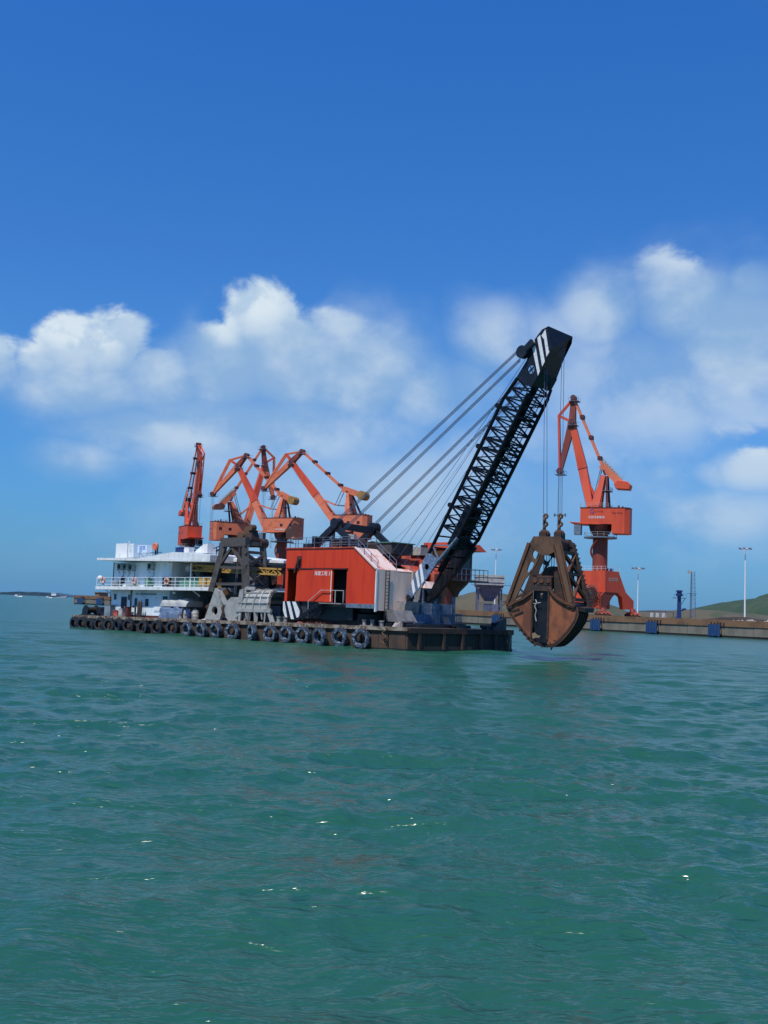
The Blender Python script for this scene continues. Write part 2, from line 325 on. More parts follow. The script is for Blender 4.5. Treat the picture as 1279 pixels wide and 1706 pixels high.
def barobj(name, p, q, w, h, mat, parent, T=None):
    p = Vector(p); q = Vector(q)
    if T is not None: p = T @ p; q = T @ q
    b = BASE[parent.name]; p = p - b; q = q - b; d = q - p; ln = d.length; d.normalize()
    a = d.cross(Vector((0, 0, 1)))
    if a.length < 1e-3: a = Vector((1, 0, 0))
    a.normalize(); c = d.cross(a)
    m = Matrix((a * w, c * h, d * ln)).transposed().to_4x4(); m.translation = p
    o = bpy.data.objects.new(name, unit(mat)); COL.objects.link(o); o.parent = parent; o.matrix_local = m; BASE[o.name] = b
    return o
def text_mb(txt, size, O, U, V, ext=.01, T=None):
    cu = bpy.data.curves.new('t', 'FONT'); cu.body = txt; cu.size = size; cu.extrude = ext; cu.align_x = 'CENTER'; cu.align_y = 'CENTER'; cu.resolution_u = 2
    ob = bpy.data.objects.new('t', cu); me = ob.to_mesh(); O = Vector(O); U = Vector(U); V = Vector(V); Nn = U.cross(V)
    m = MB(T); m.add([O + U * v.co.x + V * v.co.y + Nn * v.co.z for v in me.vertices], [tuple(p.vertices) for p in me.polygons])
    ob.to_mesh_clear(); bpy.data.objects.remove(ob); bpy.data.curves.remove(cu); return m
def copy_tree(o, parent=None):
    c = o.copy(); COL.objects.link(c); c.parent = parent; BASE[c.name] = BASE.get(o.name)
    for ch in list(o.children): copy_tree(ch, c)
    return c

# ------------------------------------------------------------------ sea
def sea():
    # polar sheet: fine near the shore of the viewpoint, coarse towards the horizon
    rs = [2.0]
    while rs[-1] < 22000:
        r = rs[-1]; rs.append(r + min(max(.045, r * r / 10500), r * .12) if r > 7 else r + .35)
    rs = np.array(rs); half = R(42)
    th_f = np.linspace(-half, half, 760); th_b = np.linspace(half, 2 * PI - half, 90)[1:-1]
    th_ = np.concatenate([th_f, th_b]); nr, n = len(rs), len(th_)
    RR, TT = np.meshgrid(rs, th_, indexing='ij')
    X = RR * np.sin(TT); Y = RR * np.cos(TT); Z = np.zeros_like(X); DX = np.zeros_like(X); DY = np.zeros_like(X)
    dr = np.gradient(rs)[:, None]; cell = np.maximum(dr, RR * (2 * half / 760))
    wind = R(105); K = 150
    lam = np.exp(rng.uniform(math.log(.20), math.log(8.0), K))
    chop = .5 + .5 * np.sin(X * .21 + Y * .13 + 1.3 * np.sin(Y * .09)) * np.sin(Y * .17 - X * .11 + 2)
    RS = np.zeros_like(X)
    for i in range(K):
        l = lam[i]; k = 2 * PI / l; spread = R(34) if l > 2 else R(52)
        d = wind + rng.normal() * spread; kx, ky = math.cos(d) * k, math.sin(d) * k
        a = .0215 / k * (.62 if l > 4 else 1.15 if l > 1.2 else 1.32) * rng.uniform(.5, 1.5)
        att = np.clip((l / cell - 2.2) / 2.5, 0, 1) * (1 if l > 1.7 else (.55 + .45 * chop))
        ph = kx * X + ky * Y + rng.uniform(0, 2 * PI)
        RS += (a * k) ** 2 / 2 * (1 - np.clip(att, 0, 1) ** 2)
        Z += a * att * np.cos(ph); DX -= a * att * .65 * math.cos(d) * np.sin(ph); DY -= a * att * .65 * math.sin(d) * np.sin(ph)
    V = np.stack([X + DX, Y + DY, Z], -1).reshape(-1, 3)
    i, j = np.meshgrid(np.arange(nr - 1), np.arange(n), indexing='ij'); jn = (j + 1) % n
    F = np.stack([i * n + j, (i + 1) * n + j, (i + 1) * n + jn, i * n + jn], -1).reshape(-1, 4)
    c = len(V); V = np.vstack([V, [[0, 0, 0]]])
    me = bpy.data.meshes.new('sea'); nf = len(F)
    tri = np.stack([np.full(n, c), np.arange(n), (np.arange(n) + 1) % n], -1)
    me.vertices.add(len(V)); me.vertices.foreach_set('co', V.ravel())
    loops = np.concatenate([F.ravel(), tri.ravel()]).astype(np.int32); me.loops.add(len(loops)); me.loops.foreach_set('vertex_index', loops)
    st = np.concatenate([np.arange(nf) * 4, nf * 4 + np.arange(n) * 3]).astype(np.int32)
    me.polygons.add(nf + n); me.polygons.foreach_set('loop_start', st)
    me.polygons.foreach_set('use_smooth', np.ones(nf + n, bool)); me.update(); me.validate()
    at_ = me.attributes.new('fine_ripple', 'FLOAT', 'POINT'); at_.data.foreach_set('value', np.append(np.sqrt(.0042 + .4 * RS.ravel()), .1).astype(np.float32))
    m = bpy.data.materials.new('sea_water'); m.use_nodes = True; t = m.node_tree; nn = t.nodes; l = t.links
    b = nn['Principled BSDF']; b.inputs['IOR'].default_value = 1.38; b.inputs['Roughness'].default_value = .07
    fa = nn.new('ShaderNodeAttribute'); fa.attribute_name = 'fine_ripple'; sq = nn.new('ShaderNodeMath'); sq.operation = 'POWER'; l.new(fa.outputs['Fac'], sq.inputs[0]); sq.inputs[1].default_value = .5
    sm = nn.new('ShaderNodeMath'); sm.operation = 'MULTIPLY'; l.new(sq.outputs[0], sm.inputs[0]); sm.inputs[1].default_value = .62; l.new(sm.outputs[0], b.inputs['Roughness'])
    co = nn.new('ShaderNodeTexCoord')
    def nz(s, d, sc=(1, 1, 1), rot=0, r=.55, dist=0):
        mp = nn.new('ShaderNodeMapping'); mp.inputs['Scale'].default_value = sc; mp.inputs['Rotation'].default_value = (0, 0, rot); l.new(co.outputs['Object'], mp.inputs[0])
        q = nn.new('ShaderNodeTexNoise'); q.inputs['Scale'].default_value = s; q.inputs['Detail'].default_value = d; q.inputs['Roughness'].default_value = r; q.inputs['Distortion'].default_value = dist
        l.new(mp.outputs[0], q.inputs['Vector']); return q.outputs[0]
    mx = nn.new('ShaderNodeMix'); mx.data_type = 'RGBA'; l.new(nz(.05, 4, (1, 1.6, 1)), mx.inputs[0]); mx.inputs[6].default_value = (.012, .074, .050, 1); mx.inputs[7].default_value = (.023, .104, .062, 1)
    l.new(mx.outputs[2], b.inputs['Base Color'])
    def ridge(v):
        p = nn.new('ShaderNodeMath'); p.operation = 'SUBTRACT'; l.new(v, p.inputs[0]); p.inputs[1].default_value = .5
        q = nn.new('ShaderNodeMath'); q.operation = 'ABSOLUTE'; l.new(p.outputs[0], q.inputs[0])
        w = nn.new('ShaderNodeMath'); w.operation = 'MULTIPLY'; l.new(q.outputs[0], w.inputs[0]); w.inputs[1].default_value = -1; return w.outputs[0]
    prev = None
    for h, dist in ((ridge(nz(3.0, 3, (.42, 1.25, 1), R(6), .55, .5)), .070), (ridge(nz(1.2, 3, (.34, 1.3, 1), R(-10), .5, .5)), .165), (nz(5.0, 2, (.5, 1.35, 1), R(10), .55, .4), .042), (nz(.42, 3, (.5, 1.3, 1), R(5), .5, .6), .30), (nz(.15, 3, (.45, 1.1, 1), R(-6), .55, .4), .8)):
        bb = nn.new('ShaderNodeBump'); bb.inputs['Strength'].default_value = 1; bb.inputs['Distance'].default_value = dist; l.new(h, bb.inputs['Height'])
        if prev is not None: l.new(prev, bb.inputs['Normal'])
        prev = bb.outputs[0]; b2 = bb
    l.new(b2.outputs[0], b.inputs['Normal'])
    me.materials.append(m); o = bpy.data.objects.new('sea', me); COL.objects.link(o); tag(o, kind='structure')
sea()

# ------------------------------------------------------------------ land, hills, far shore
def mound(name, cx, cy, rx, ry, h, z0, seed, mat='hillgreen', p=1.0, kind='structure', rot=0, n=56):
    r = random.Random(seed); ph = [(r.uniform(.5, 5), r.uniform(.5, 5), r.uniform(0, 6)) for _ in range(7)]
    vs, fs = [], []
    for i in range(n + 1):
        for j in range(n + 1):
            u, v = -1 + 2 * i / n, -1 + 2 * j / n; d = math.hypot(u, v)
            k = max(0, 1 - d ** 2) ** p
            nzv = sum(math.sin(a * u * 2.2 + c) * math.cos(b * v * 2.2 - c) for a, b, c in ph) * .045 + r.uniform(-1, 1) * .012
            x, y = u * rx, v * ry; x, y = x * math.cos(rot) - y * math.sin(rot), x * math.sin(rot) + y * math.cos(rot)
            vs.append((cx + x, cy + y, z0 - .3 + h * (k + nzv * min(1, k * 3))))
    for i in range(n):
        for j in range(n): a = i * (n + 1) + j; fs.append((a, a + n + 1, a + n + 2, a + 1))
    m = MB().add(vs, fs); return single(m, name, mat, WORLD, (cx, cy, z0), kind=kind, smooth=True)
QT = 3.6
single(MB().box(-313, 900, .02, 1500, -4, QT), 'ground', 'ground', QF, (0, 0, 0), kind='structure')
mound('hillside', 318, 640, 104, 90, 25, QT, 3, p=.5)
mound('hillside', 146, 480, 52, 30, 4.6, QT, 5, 'hillbrown', p=.7)
mound('hillside', 60, 430, 46, 30, 8.8, QT, 9, 'hillbrown', p=.8)
mound('hillside', 400, 900, 160, 90, 30, QT, 12)
# ore heap and low banks on the quay
tag(mound('ore_heap', 92, 270, 9.5, 4, 1.35, QT, 21, 'coal', p=.6, kind=None, n=30), 'long dark heap of ore lying on the quay right of the lattice mast', 'ore heap')
tag(mound('ore_heap', 76, 272, 3.2, 3, 1.0, QT, 25, 'hillbrown', p=.8, kind=None, n=20), 'small brown spoil heap beside the lattice mast on the quay', 'ore heap')
# quay wall: cap and facing panels
def quay():
    rt = root('quay_wall', QF, (-150, 0, 0), 'long brown concrete quay wall with blue fenders behind the barge', 'quay wall')
    MB().box(-313.4, 300, -.35, .0, 2.35, QT + .12).build('cap_beam', 'capc', rt)
    x = -313.0; k = 0
    first = None
    while x < 120:
        w = 7.75
        if first is None:
            m = MB(); m.box(x + .05, x + w - .05, -.12, .0, .45, 2.33); first = m.build('panel', 'concretelow', rt)
        else:
            o = first.copy(); COL.objects.link(o); o.location = (w * k, 0, (k * 37 % 5) * .0); o.location.y = -(k * 53 % 7) * .012
        x += w; k += 1
    MB().box(-313.2, 300, -.06, .0, -4, .5).build('tide_band', 'weed', rt)
    MB().box(-313.3, -313.0, -.3, 30, -4, QT + .05).build('end_wall', 'concretelow', rt)
quay()
ords = ['first', 'second', 'third', 'fourth', 'fifth', 'sixth', 'seventh', 'eighth', 'ninth', 'tenth', 'eleventh', 'twelfth', 'thirteenth', 'fourteenth', 'fifteenth', 'sixteenth', 'seventeenth', 'eighteenth', 'nineteenth', 'twentieth', 'twenty first', 'twenty second', 'twenty third']
fl = {-11.5: 'blue quay fender panel nearest the right edge of the photo', -27: 'blue quay fender panel below the navy beacon tower', -42.3: 'blue quay fender panel just right of the hanging rusty grab',
      -73.3: 'blue quay fender panel below the grey hopper, left of the hanging grab', -305.5: 'blue quay fender nearest the left end of the far quay', -288.5: 'blue quay fender second from the left end of the far quay',
      -57.8: 'blue quay fender hidden behind the hanging rusty grab'}
for fx, lab in fl.items():
    rt = root('quay_fender', QF, (fx, -.4, 1.4), lab, 'fender', 'blue fenders on the quay wall')
    wd = 1.45 if fx > -200 else 2.6
    for i in range(4):
        a = fx - wd + i * wd / 2; MB().box(a + .03, a + wd / 2 - .03, -1.35, -1.2, .3 - (i % 2) * .1, 2.75).build('board', 'fender', rt)
    MB().tube((fx - .9, -1.2, 1.1), (fx - .9, -.35, 1.1), .5, 12).tube((fx + .2, -1.2, 1.9), (fx + .2, -.35, 1.9), .5, 12).build('rubber_buffer', 'rubber', rt)
    for i in range(5): MB().tube((fx - 1.2 + i * .75, -.42, 2.4), (fx - 1.2 + i * .75, -.42, 3.15), .13, 6).build('stud', 'rubber', rt)
    m = MB(); m.path([(fx + wd * .45, -1.25, 2.7), (fx + wd * .75, -.5, 3.2), (fx + wd * .9, -.45, .6)], .07)
    m.build('chain', 'rubber', rt)
# low kerb blocks and pipes on the quay, right of the right hand crane
m = MB(); m.bar((-30.0, 6.0, QT + 1.5), (-26.0, 6.0, QT + 1.5), .12, .12).bar((-28, 6, QT), (-28, 6, QT + 1.5), .1).bar((-30, 6, QT), (-30, 6, QT + 1.5), .1).bar((-26, 6, QT), (-26, 6, QT + 1.5), .1)
m.bar((-35.0, 6.0, QT + 1.5), (-30.0, 6.0, QT + 1.5), .12, .12)
single(m, 'pipe_rack', 'navy', QF, (-30, 6, QT), 'low blue pipe rack on the quay right of the big orange crane', 'pipe rack')
for k, (a, l_) in enumerate(((-30.8, 'left pale concrete block under the blue pipe rack'), (-29.3, 'middle pale concrete block under the blue pipe rack'), (-27.7, 'right pale concrete block under the blue pipe rack'))):
    single(MB().prism([(a - .45, QT), (a + .45, QT), (a + .4, QT + 1.15), (a - .4, QT + 1.2)], 'y', 4.6, 5.4), 'concrete_block', 'hopc', QF, (a, 5, QT), l_, 'concrete block', 'concrete blocks under the pipe rack')
m = MB()
for i in range(60):
    a = random.uniform(-9, 30); b = random.uniform(.3, 1.4); s = random.uniform(.15, .5)
    m.hexa([(a - s, b - s * .7, QT), (a + s, b - s * .6, QT), (a + s * .8, b + s, QT), (a - s * .8, b + s, QT)], [(a - s * .5, b - s * .4, QT + s * .9), (a + s * .6, b - s * .3, QT + s), (a + s * .4, b + s * .5, QT + s * .8), (a - s * .4, b + s * .4, QT + s * .9)])
single(m, 'rubble', 'hopc', QF, (10, 1, QT), 'pale broken rubble along the quay edge at the right of the photo', 'rubble', kind='stuff')
# yard block at the left end
single(MB().box(-303.0, -299, 4, 8, QT, QT + 1.5).box(-303.3, -298.7, 3.6, 8.4, QT + 1.5, QT + 1.75), 'quay_hut', 'box', QF, (-298, 6, QT), 'small brown hut on the far left end of the quay', 'hut')
single(MB().prism([(-294, QT), (-280, QT), (-281.5, QT + .9), (-292.5, QT + .5)], 'y', 6, 9), 'ore_heap', 'concrete', QF, (-287, 7, QT), 'low pale sand heap on the far quay right of the brown hut', 'ore heap')
# far shore
def shore():
    vs, fs = [], []; n = 160
    r = random.Random(4)
    h = 3.0
    for i in range(n + 1):
        x = -1900 + 1160 * i / n; h = max(3.6, min(9, h + r.uniform(-1.3, 1.3))); hh = h * min(1, (n - i) / 10 + .1)
        vs += [(x, 2500, -1), (x, 2500, hh), (x, 2620, hh * 1.1), (x, 2900, -1)]
    for i in range(n):
        a = i * 4; fs += [(a, a + 4, a + 5, a + 1), (a + 1, a + 5, a + 6, a + 2), (a + 2, a + 6, a + 7, a + 3)]
    single(MB().add(vs, fs), 'far_shore', 'island', WORLD, (-1200, 2500, 0), kind='structure')
shore()
def boat(x, y, ln, lab, hullmat, mast=0):
    rt = root('small_boat', WORLD, (x, y, 0), lab, 'boat')
    w = ln * .14
    MB().hexa([(x - ln * .45, y - w * .7, -.3), (x + ln * .40, y - w * .7, -.3), (x + ln * .40, y + w * .7, -.3), (x - ln * .45, y + w * .7, -.3)],
              [(x - ln * .5, y - w, ln * .09), (x + ln * .5, y - w * .3, ln * .13), (x + ln * .5, y + w * .3, ln * .13), (x - ln * .5, y + w, ln * .09)]).build('hull', hullmat, rt)
    MB().box(x - ln * .38, x - ln * .12, y - w * .7, y + w * .7, ln * .09, ln * .24).build('cabin', 'white', rt)
    MB().box(x - ln * .39, x - ln * .11, y - w * .8, y + w * .8, ln * .24, ln * .26).build('roof', 'whited', rt)
    MB().tube((x + ln * .1, y, ln * .1), (x + ln * .1, y, ln * .1 + mast), .12).build('mast', 'white', rt)
boat(-414, 1200, 10, 'white fishing boat far out, leftmost on the horizon', 'white', 3)
boat(-382, 1210, 8, 'small white boat right of the beacon on the horizon', 'white', 2)
boat(-460, 1500, 26, 'low dark vessel just left of the far quay on the horizon', 'bluegrey', 2)
rt = root('channel_beacon', WORLD, (-389, 1195, 0), 'thin dark channel beacon standing in the water far left', 'beacon')
MB().tube((-389, 1195, -1), (-389, 1195, 5.6), .5, 8, .3).build('post', 'bluegrey', rt)
MB().tube((-389, 1195, 5.6), (-389, 1195, 7.2), .9, 8, .3).build('lantern', 'bluegrey', rt)

# ------------------------------------------------------------------ light poles, mast, tower, hopper
def light_pole(x, y, h, lab, r=.2):
    rt = root('light_pole', WORLD, (x, y, QT), lab, 'light pole', 'tall yard light poles')
    MB().tube((x, y, QT), (x, y, h), r, 10, r * .5).build('pole', 'polew', rt)
    m = MB(); m.torus((x, y, h - .6), 1.2, .1, 'z', 12, 5); m.build('ring', 'polew', rt)
    for i in range(6):
        t = 2 * PI * i / 6; cx, cy = x + 1.7 * math.cos(t), y + 1.7 * math.sin(t)
        MB().bar((x, y, h - .6), (cx, cy, h - .5), .1).box(cx - .35, cx + .35, cy - .3, cy + .3, h - .75, h - .3).build('floodlight', 'bluegrey', rt)
light_pole(81.0, 330, 19.6, 'white light pole beside the base of the right hand crane')
light_pole(114.8, 330, 27.2, 'tallest white light pole, standing before the green hill', .27)
light_pole(43.6, 400, 27.9, 'white light pole rising behind the grey hopper', .27)
def lattice_mast():
    x, y = 77.9, 262; rt = root('lattice_mast', WORLD, (x, y, QT), 'thin grey lattice mast on the quay right of the navy tower', 'lattice mast')
    m = MB(); a, b, z1 = .75, .45, 15.6
    for sx, sy in ((-1, -1), (1, -1), (0, 1)): barobj('leg', (x + sx * a, y + sy * a, QT), (x + sx * b, y + sy * b, z1), .1, .1, 'hopper', rt)
    for k in range(12):
        z = QT + 1 * k; f = 1 - k / 30
        c = [(x + sx * a * f, y + sy * a * f, z) for sx, sy in ((-1, -1), (1, -1), (0, 1))]; d = [(p[0], p[1], z + 1) for p in c]
        for i in range(3): m.bar(c[i], c[(i + 1) % 3], .06).bar(c[i], d[(i + 1) % 3], .05)
    m.build('lacing', 'hopper', rt)
    MB().box(x - 1.1, x + 1.1, y - .9, y + .9, 10.0, 10.08).build('platform', 'hopper', rt)
    MB().box(x - 1.1, x - .5, y - .2, y + .2, 15.0, 15.9).build('lamp', 'hopc', rt)
lattice_mast()
def navy_tower():
    x, y = 74.7, 262; rt = root('beacon_tower', WORLD, (x, y, QT), 'navy blue steel tower with round head on the quay', 'tower')
    MB().bar((x, y, QT), (x, y, 9.3), .95, .95, .7, .7).build('shaft', 'navy', rt)
    MB().bar((x, y, QT), (x + .1, y, QT + .4), 1.5, 1.5).build('foot', 'navy', rt)
    MB().lathe([(0, 9.2), (.8, 9.3), (.85, 9.9), (.6, 10.0), (.6, 10.3), (.8, 10.4), (.8, 10.7), (.3, 10.8), (0, 10.8)], (x, y, 0), n=16).build('head', 'navy', rt)
    m = MB(); m.box(x - 1.5, x + 1.5, y - .8, y + .8, 8.75, 8.85)
    for i in (-1.5, -.75, .75, 1.5): m.bar((x + i, y - .8, 8.8), (x + i, y - .8, 9.7), .05)
    m.bar((x - 1.5, y - .8, 9.7), (x - .75, y - .8, 9.7), .05).bar((x + .75, y - .8, 9.7), (x + 1.5, y - .8, 9.7), .05).build('platform', 'navy', rt)
    MB().bar((x + .4, y - .3, 7.2), (x + 1.4, y - .3, 8.8), .12).bar((x + .3, y, 5.6), (x + 1.5, y, 6.1), .35).box(x + .9, x + 1.7, y - .4, y + .4, 5.9, 6.3).build('arm', 'navy', rt)
navy_tower()
def hopper():
    x0, x1, y0, y1 = 27.2, 35.4, 300, 307; cx, cy = 31.3, 303.5
    rt = root('hopper', WORLD, (cx, cy, QT), 'blue grey funnel hopper with pale rim standing on the quay', 'hopper')
    MB().hexa([(cx - 1.2, cy - 1.2, 6.6), (cx + 1.2, cy - 1.2, 6.6), (cx + 1.2, cy + 1.2, 6.6), (cx - 1.2, cy + 1.2, 6.6)], [(x0, y0, 11.2), (x1, y0, 11.2), (x1, y1, 11.2), (x0, y1, 11.2)]).build('funnel', 'hopper', rt)
    for k, z in enumerate((11.2, 11.95, 12.7, 13.4)):
        d = -.12 + (k % 2) * .18; MB().box(x0 - d, x1 + d, y0 - d, y1 + d, z, z + .68).build('rim_panel', 'hopc', rt)
    for sx in (x0 + .8, x1 - .8):
        for sy in (y0 + .6, y1 - .6): barobj('leg', (sx, sy, QT), (sx, sy, 11.2), .45, .45, 'hopper', rt)
    m = MB()
    for i in range(8): m.bar((x0 + .9 + i * .5, y0 + .4, QT), (x0 + .9 + i * .5, y0 + .4, 6.0), .1)
    m.bar((x0 + .8, y0 + .4, 6.0), (x0 + 4.8, y0 + .4, 6.0), .12).build('fence', 'hopper', rt)
    MB().box(cx - 1.5, cx + 2.6, y0 + .6, y0 + 4, QT, QT + 2.2).build('discharge_box', 'hopper', rt)
    m = MB(); m.box(x0 - 1.5, x1 + 3, y0 - 1.6, y0 - .2, 11.1, 11.2)
    for i in range(14): m.bar((x0 - 1.5 + i * .98, y0 - 1.6, 11.2), (x0 - 1.5 + i * .98, y0 - 1.6, 12.3), .07)
    m.bar((x0 - 1.5, y0 - 1.6, 12.3), (x0 + 3.5, y0 - 1.6, 12.3), .07); m.build('walkway', 'hopper', rt)
hopper()

# ------------------------------------------------------------------ quay cranes
def quay_crane(bx, by, heading, P, label, zb, zt, body_len=(5.2, 7.8), txt=None, logo=False, faded=False, lower=None):
    """P: profile points (x, z) in the plane of the jib: foot, cross, ftop, fback, ftip, tie, piv, cw"""
    rt = root('portal_crane', QF, (bx, by, QT), label, 'crane', 'orange portal cranes on the quay')
    A = heading + 47.73
    T = Matrix.Translation((bx, by, 0)) @ Matrix.Rotation(R(A), 4, 'Z')
    col = 'orange2' if faded else 'orange'
    def mb(): return MB(T)
    # portal, square to the quay
    g = lambda *a: MB(Matrix.Translation((bx, by, 0))).box(*a)
    g(-4.3, 4.3, -3.6, 2.2, 9.4, 14.6).build('portal_head', col, rt)
    q = MB(Matrix.Translation((bx, by, 0))); q.prism([(-3.8, 5.4), (3.8, 5.4), (3.8, 9.4), (-3.4, 9.4)], 'y', -5.2, -3.3); q.build('side_frame', col, rt)
    q = MB(Matrix.Translation((bx, by, 0))); q.prism([(2.2, 14.2), (5.2, 9.6), (8.6, 7.6), (8.6, 5.4), (4.6, 5.4), (3.6, 8.4), (1.2, 9.41)], 'x', 2.9, 4.25); q.build('leg', 'orange', rt)
    q = MB(Matrix.Translation((bx, by, 0))); q.prism([(2.2, 14.2), (5.2, 9.6), (8.6, 7.6), (8.6, 5.4), (4.6, 5.4), (3.6, 8.4), (1.2, 9.41)], 'x', -4.25, -2.9); q.build('leg', 'orange', rt)
    q = MB(Matrix.Translation((bx, by, 0))); q.prism([(-3.7, 9.4), (1.2, 9.4), (-.5, 8.2), (-3.0, 5.4), (-5.0, 5.4), (-5.0, 8.5)], 'x', 2.92, 4.2); q.build('leg', 'orangerust', rt)
    for yy in (-4.4, 8.0):
        for xx in (-4.4, 4.4):
            q = MB(Matrix.Translation((bx, by, 0))); q.bar((xx, yy, 5.6), (xx, yy, 4.7), 1.0, 1.0).prism([(xx - 2.3, 4.0), (xx + 2.3, 4.0), (xx + 1.4, 4.75), (xx - 1.4, 4.75)], 'y', yy - .4, yy + .4)
            bo = q.build('bogie', 'redroof', rt)
            for k in (-1.7, -.6, .6, 1.7): MB(Matrix.Translation((bx, by, 0))).tube((xx + k, yy - .5, 4.0), (xx + k, yy + .5, 4.0), .4, 10).build('wheel', 'rustdark', bo)
    g(-9.5, 9.5, -4.65, -4.15, QT, QT + .18).build('rail', 'rustdark', rt)
    # cable reel on the seaward face
    q = MB(Matrix.Translation((bx, by, 0))); cc = (2.2, -5.9, 9.0)
    q.torus(cc, 1.95, .06, 'y', 28, 5).torus((cc[0], cc[1] - .5, cc[2]), 1.95, .06, 'y', 28, 5)
    for i in range(16):
        t = 2 * PI * i / 16; q.bar(cc, (cc[0] + 1.95 * math.cos(t), cc[1], cc[2] + 1.95 * math.sin(t)), .07).bar((cc[0], cc[1] - .5, cc[2]), (cc[0] + 1.95 * math.cos(t), cc[1] - .5, cc[2] + 1.95 * math.sin(t)), .07)
    q.tube((cc[0], cc[1] - .6, cc[2]), (cc[0], -3.6, cc[2]), .3, 8); q.build('cable_reel', 'frame2', rt)
    MB(Matrix.Translation((bx, by, 0))).tube((cc[0], cc[1] - .4, cc[2]), (cc[0], cc[1] - .1, cc[2]), 1.5, 20).build('cable_coil', 'maroon', rt)
    def rail(pts, h=1.1, mat='white', name='railing', T_=None, closed=False):
        m = MB(T_); pp = list(pts) + ([pts[0]] if closed else [])
        for a, b in zip(pp[:-1], pp[1:]):
            a = Vector(a); b = Vector(b); n = max(1, round((b - a).length / 1.3))
            for i in range(n + 1):
                p = a.lerp(b, i / n); m.bar(p, p + Vector((0, 0, h)), .06)
            for z in (h, h * .5): m.bar(a + Vector((0, 0, z)), b + Vector((0, 0, z)), .05)
        return m.build(name, mat, rt)
    T0 = Matrix.Translation((bx, by, 0))
    rail([(-4.3, -3.6, 14.6), (4.3, -3.6, 14.6), (4.3, 2.2, 14.6)], T_=T0); rail([(-4.3, -4.7, 9.9), (1.0, -4.7, 9.9)], 1.0, 'hopc', T_=T0)
    MB(T0).box(-4.3, 1.2, -4.75, -3.6, 9.8, 9.9).build('walkway', 'hopc', rt)
    MB(T0).box(1.0, 1.5, 1.0, 1.6, 14.6, 15.5).box(2.2, 2.9, 1.0, 1.6, 14.6, 15.4).build('locker', 'navy', rt)
    if logo:
        text_mb('\u5317\u90e8\u6e7e\u6e2f', 1.0, (4.31, -.3, 12.5), (0, 1, 0), (0, 0, 1), .01, T0).build('lettering', 'hopc', rt)
    # column
    cb = zb - 2.2
    MB(T).tube((0, 0, 14.6), (0, 0, cb), 1.85, 24).build('column', 'orangerust', rt, True)
    MB(T).lathe([(1.85, cb - .4), (2.5, cb + .3), (3.0, zb)], (0, 0, 0), n=20).build('slewing_ring', 'maroon', rt, True)
    MB(T).lathe([(1.9, cb - 1.2), (4.1, cb - 1.2), (4.1, cb - .9), (1.9, cb - .9)], (0, 0, 0), n=20).build('platform', 'bluegrey', rt)
    m = MB(T)
    for i in range(16):
        t = 2 * PI * i / 16; u = 2 * PI * (i + 1) / 16; c = (4 * math.cos(t), 4 * math.sin(t)); d = (4 * math.cos(u), 4 * math.sin(u))
        m.bar((*c, cb - .9), (*c, cb + .2), .06)
        for z in (cb - .35, cb + .2): m.bar((*c, z), (*d, z), .05)
    m.build('ring_railing', 'hopc', rt)
    q = MB(T)
    for k in range(10):
        a0, a1 = -1.9 + k * .33, -1.9 + (k + 1) * .33; z0_, z1_ = 14.8 + k * (cb - 16.5) / 10, 14.8 + (k + 1) * (cb - 16.5) / 10
        q.bar((2.25 * math.cos(a0), 2.25 * math.sin(a0), z0_), (2.25 * math.cos(a1), 2.25 * math.sin(a1), z1_), .5, .16)
    q.build('stair', 'orange2', rt)
    # machine house: L shaped in side view, rounded rear corners
    f, b = body_len; w = 2.9; lo = zb - 2.3; zd = zb
    prof = [(f, zd), (f, zt), (-b, zt), (-b, lo), (-b + 4.2, lo), (-b + 4.2, zd)]
    q = mb(); n = len(prof)
    for (xa, xb, z0_) in ((-b + 4.2, f, zd),): q.box(xa, xb, -w, w, z0_, zt)
    q.prism([(-b + 4.2, -w), (-b + 4.2, w), (-b + 1.1, w), (-b, w - 1.2), (-b, -w + 1.2), (-b + 1.1, -w)], 'z', lo, zt)
    mh = q.build('machine_house', col, rt)
    q = mb(); q.prism([(f + .1, -w - .1), (f + .1, w + .1), (-b + 1.0, w + .1), (-b - .1, w - 1.15), (-b - .1, -w + 1.15), (-b + 1.0, -w - .1)], 'z', zt, zt + .14); q.build('roof', 'maroon', mh)
    for sx in (-b + 6.3, -b + 2.6):
        q = mb(); q.box(sx - .55, sx + .55, -w - .02, -w + .1, zt - 3.0, zt - 2.0).box(sx - .55, sx + .55, w - .1, w + .02, zt - 3.0, zt - 2.0)
        if not logo: q.build('window', 'glass', mh)
    if not logo:
        q = mb(); q.box(-b - .02, -b + .1, -.9, -.3, zt - 3.0, zt - 2.4).box(-b - .02, -b + .1, .3, .9, zt - 3.0, zt - 2.4).build('window', 'glass', mh)
        mb().box(-b - .03, -b + .1, -1.6, 1.6, zt - 4.35, zt - 4.25).build('seam', 'maroon', mh)
    q = mb(); q.prism([(f, zd), (f + 2.6, zd + .3), (f + 2.6, zd + .5), (-.5, zd + .02), (-.5, zd - .12)], 'y', -w - .15, w + .15); q.build('front_apron', col, rt)
    q = mb(); q.box(f - .2, f + 1.5, 1.0, 2.9, zd - 2.7, zd - .2); cabo = q.build('operator_cab', 'bluegrey', rt)
    mb().box(f + 1.5, f + 1.53, 1.1, 2.8, zd - 2.1, zd - .6).build('window', 'glass', cabo)
    rail([T @ Vector(p) for p in ((f, -w, zt + .14), (-b + 5, -w, zt + .14))], 1.1, 'hopc'); rail([T @ Vector(p) for p in ((f, w, zt + .14), (-b + 5, w, zt + .14))], 1.1, 'hopc')
    m = MB(T)
    for i in range(5): xx = -b + 1.0 + i * 1.0; m.box(xx, xx + .4, -1.2, -.8, zt + .14, zt + .5 + (i % 3) * .25)
    m.build('roof_vent', 'redroof', rt)
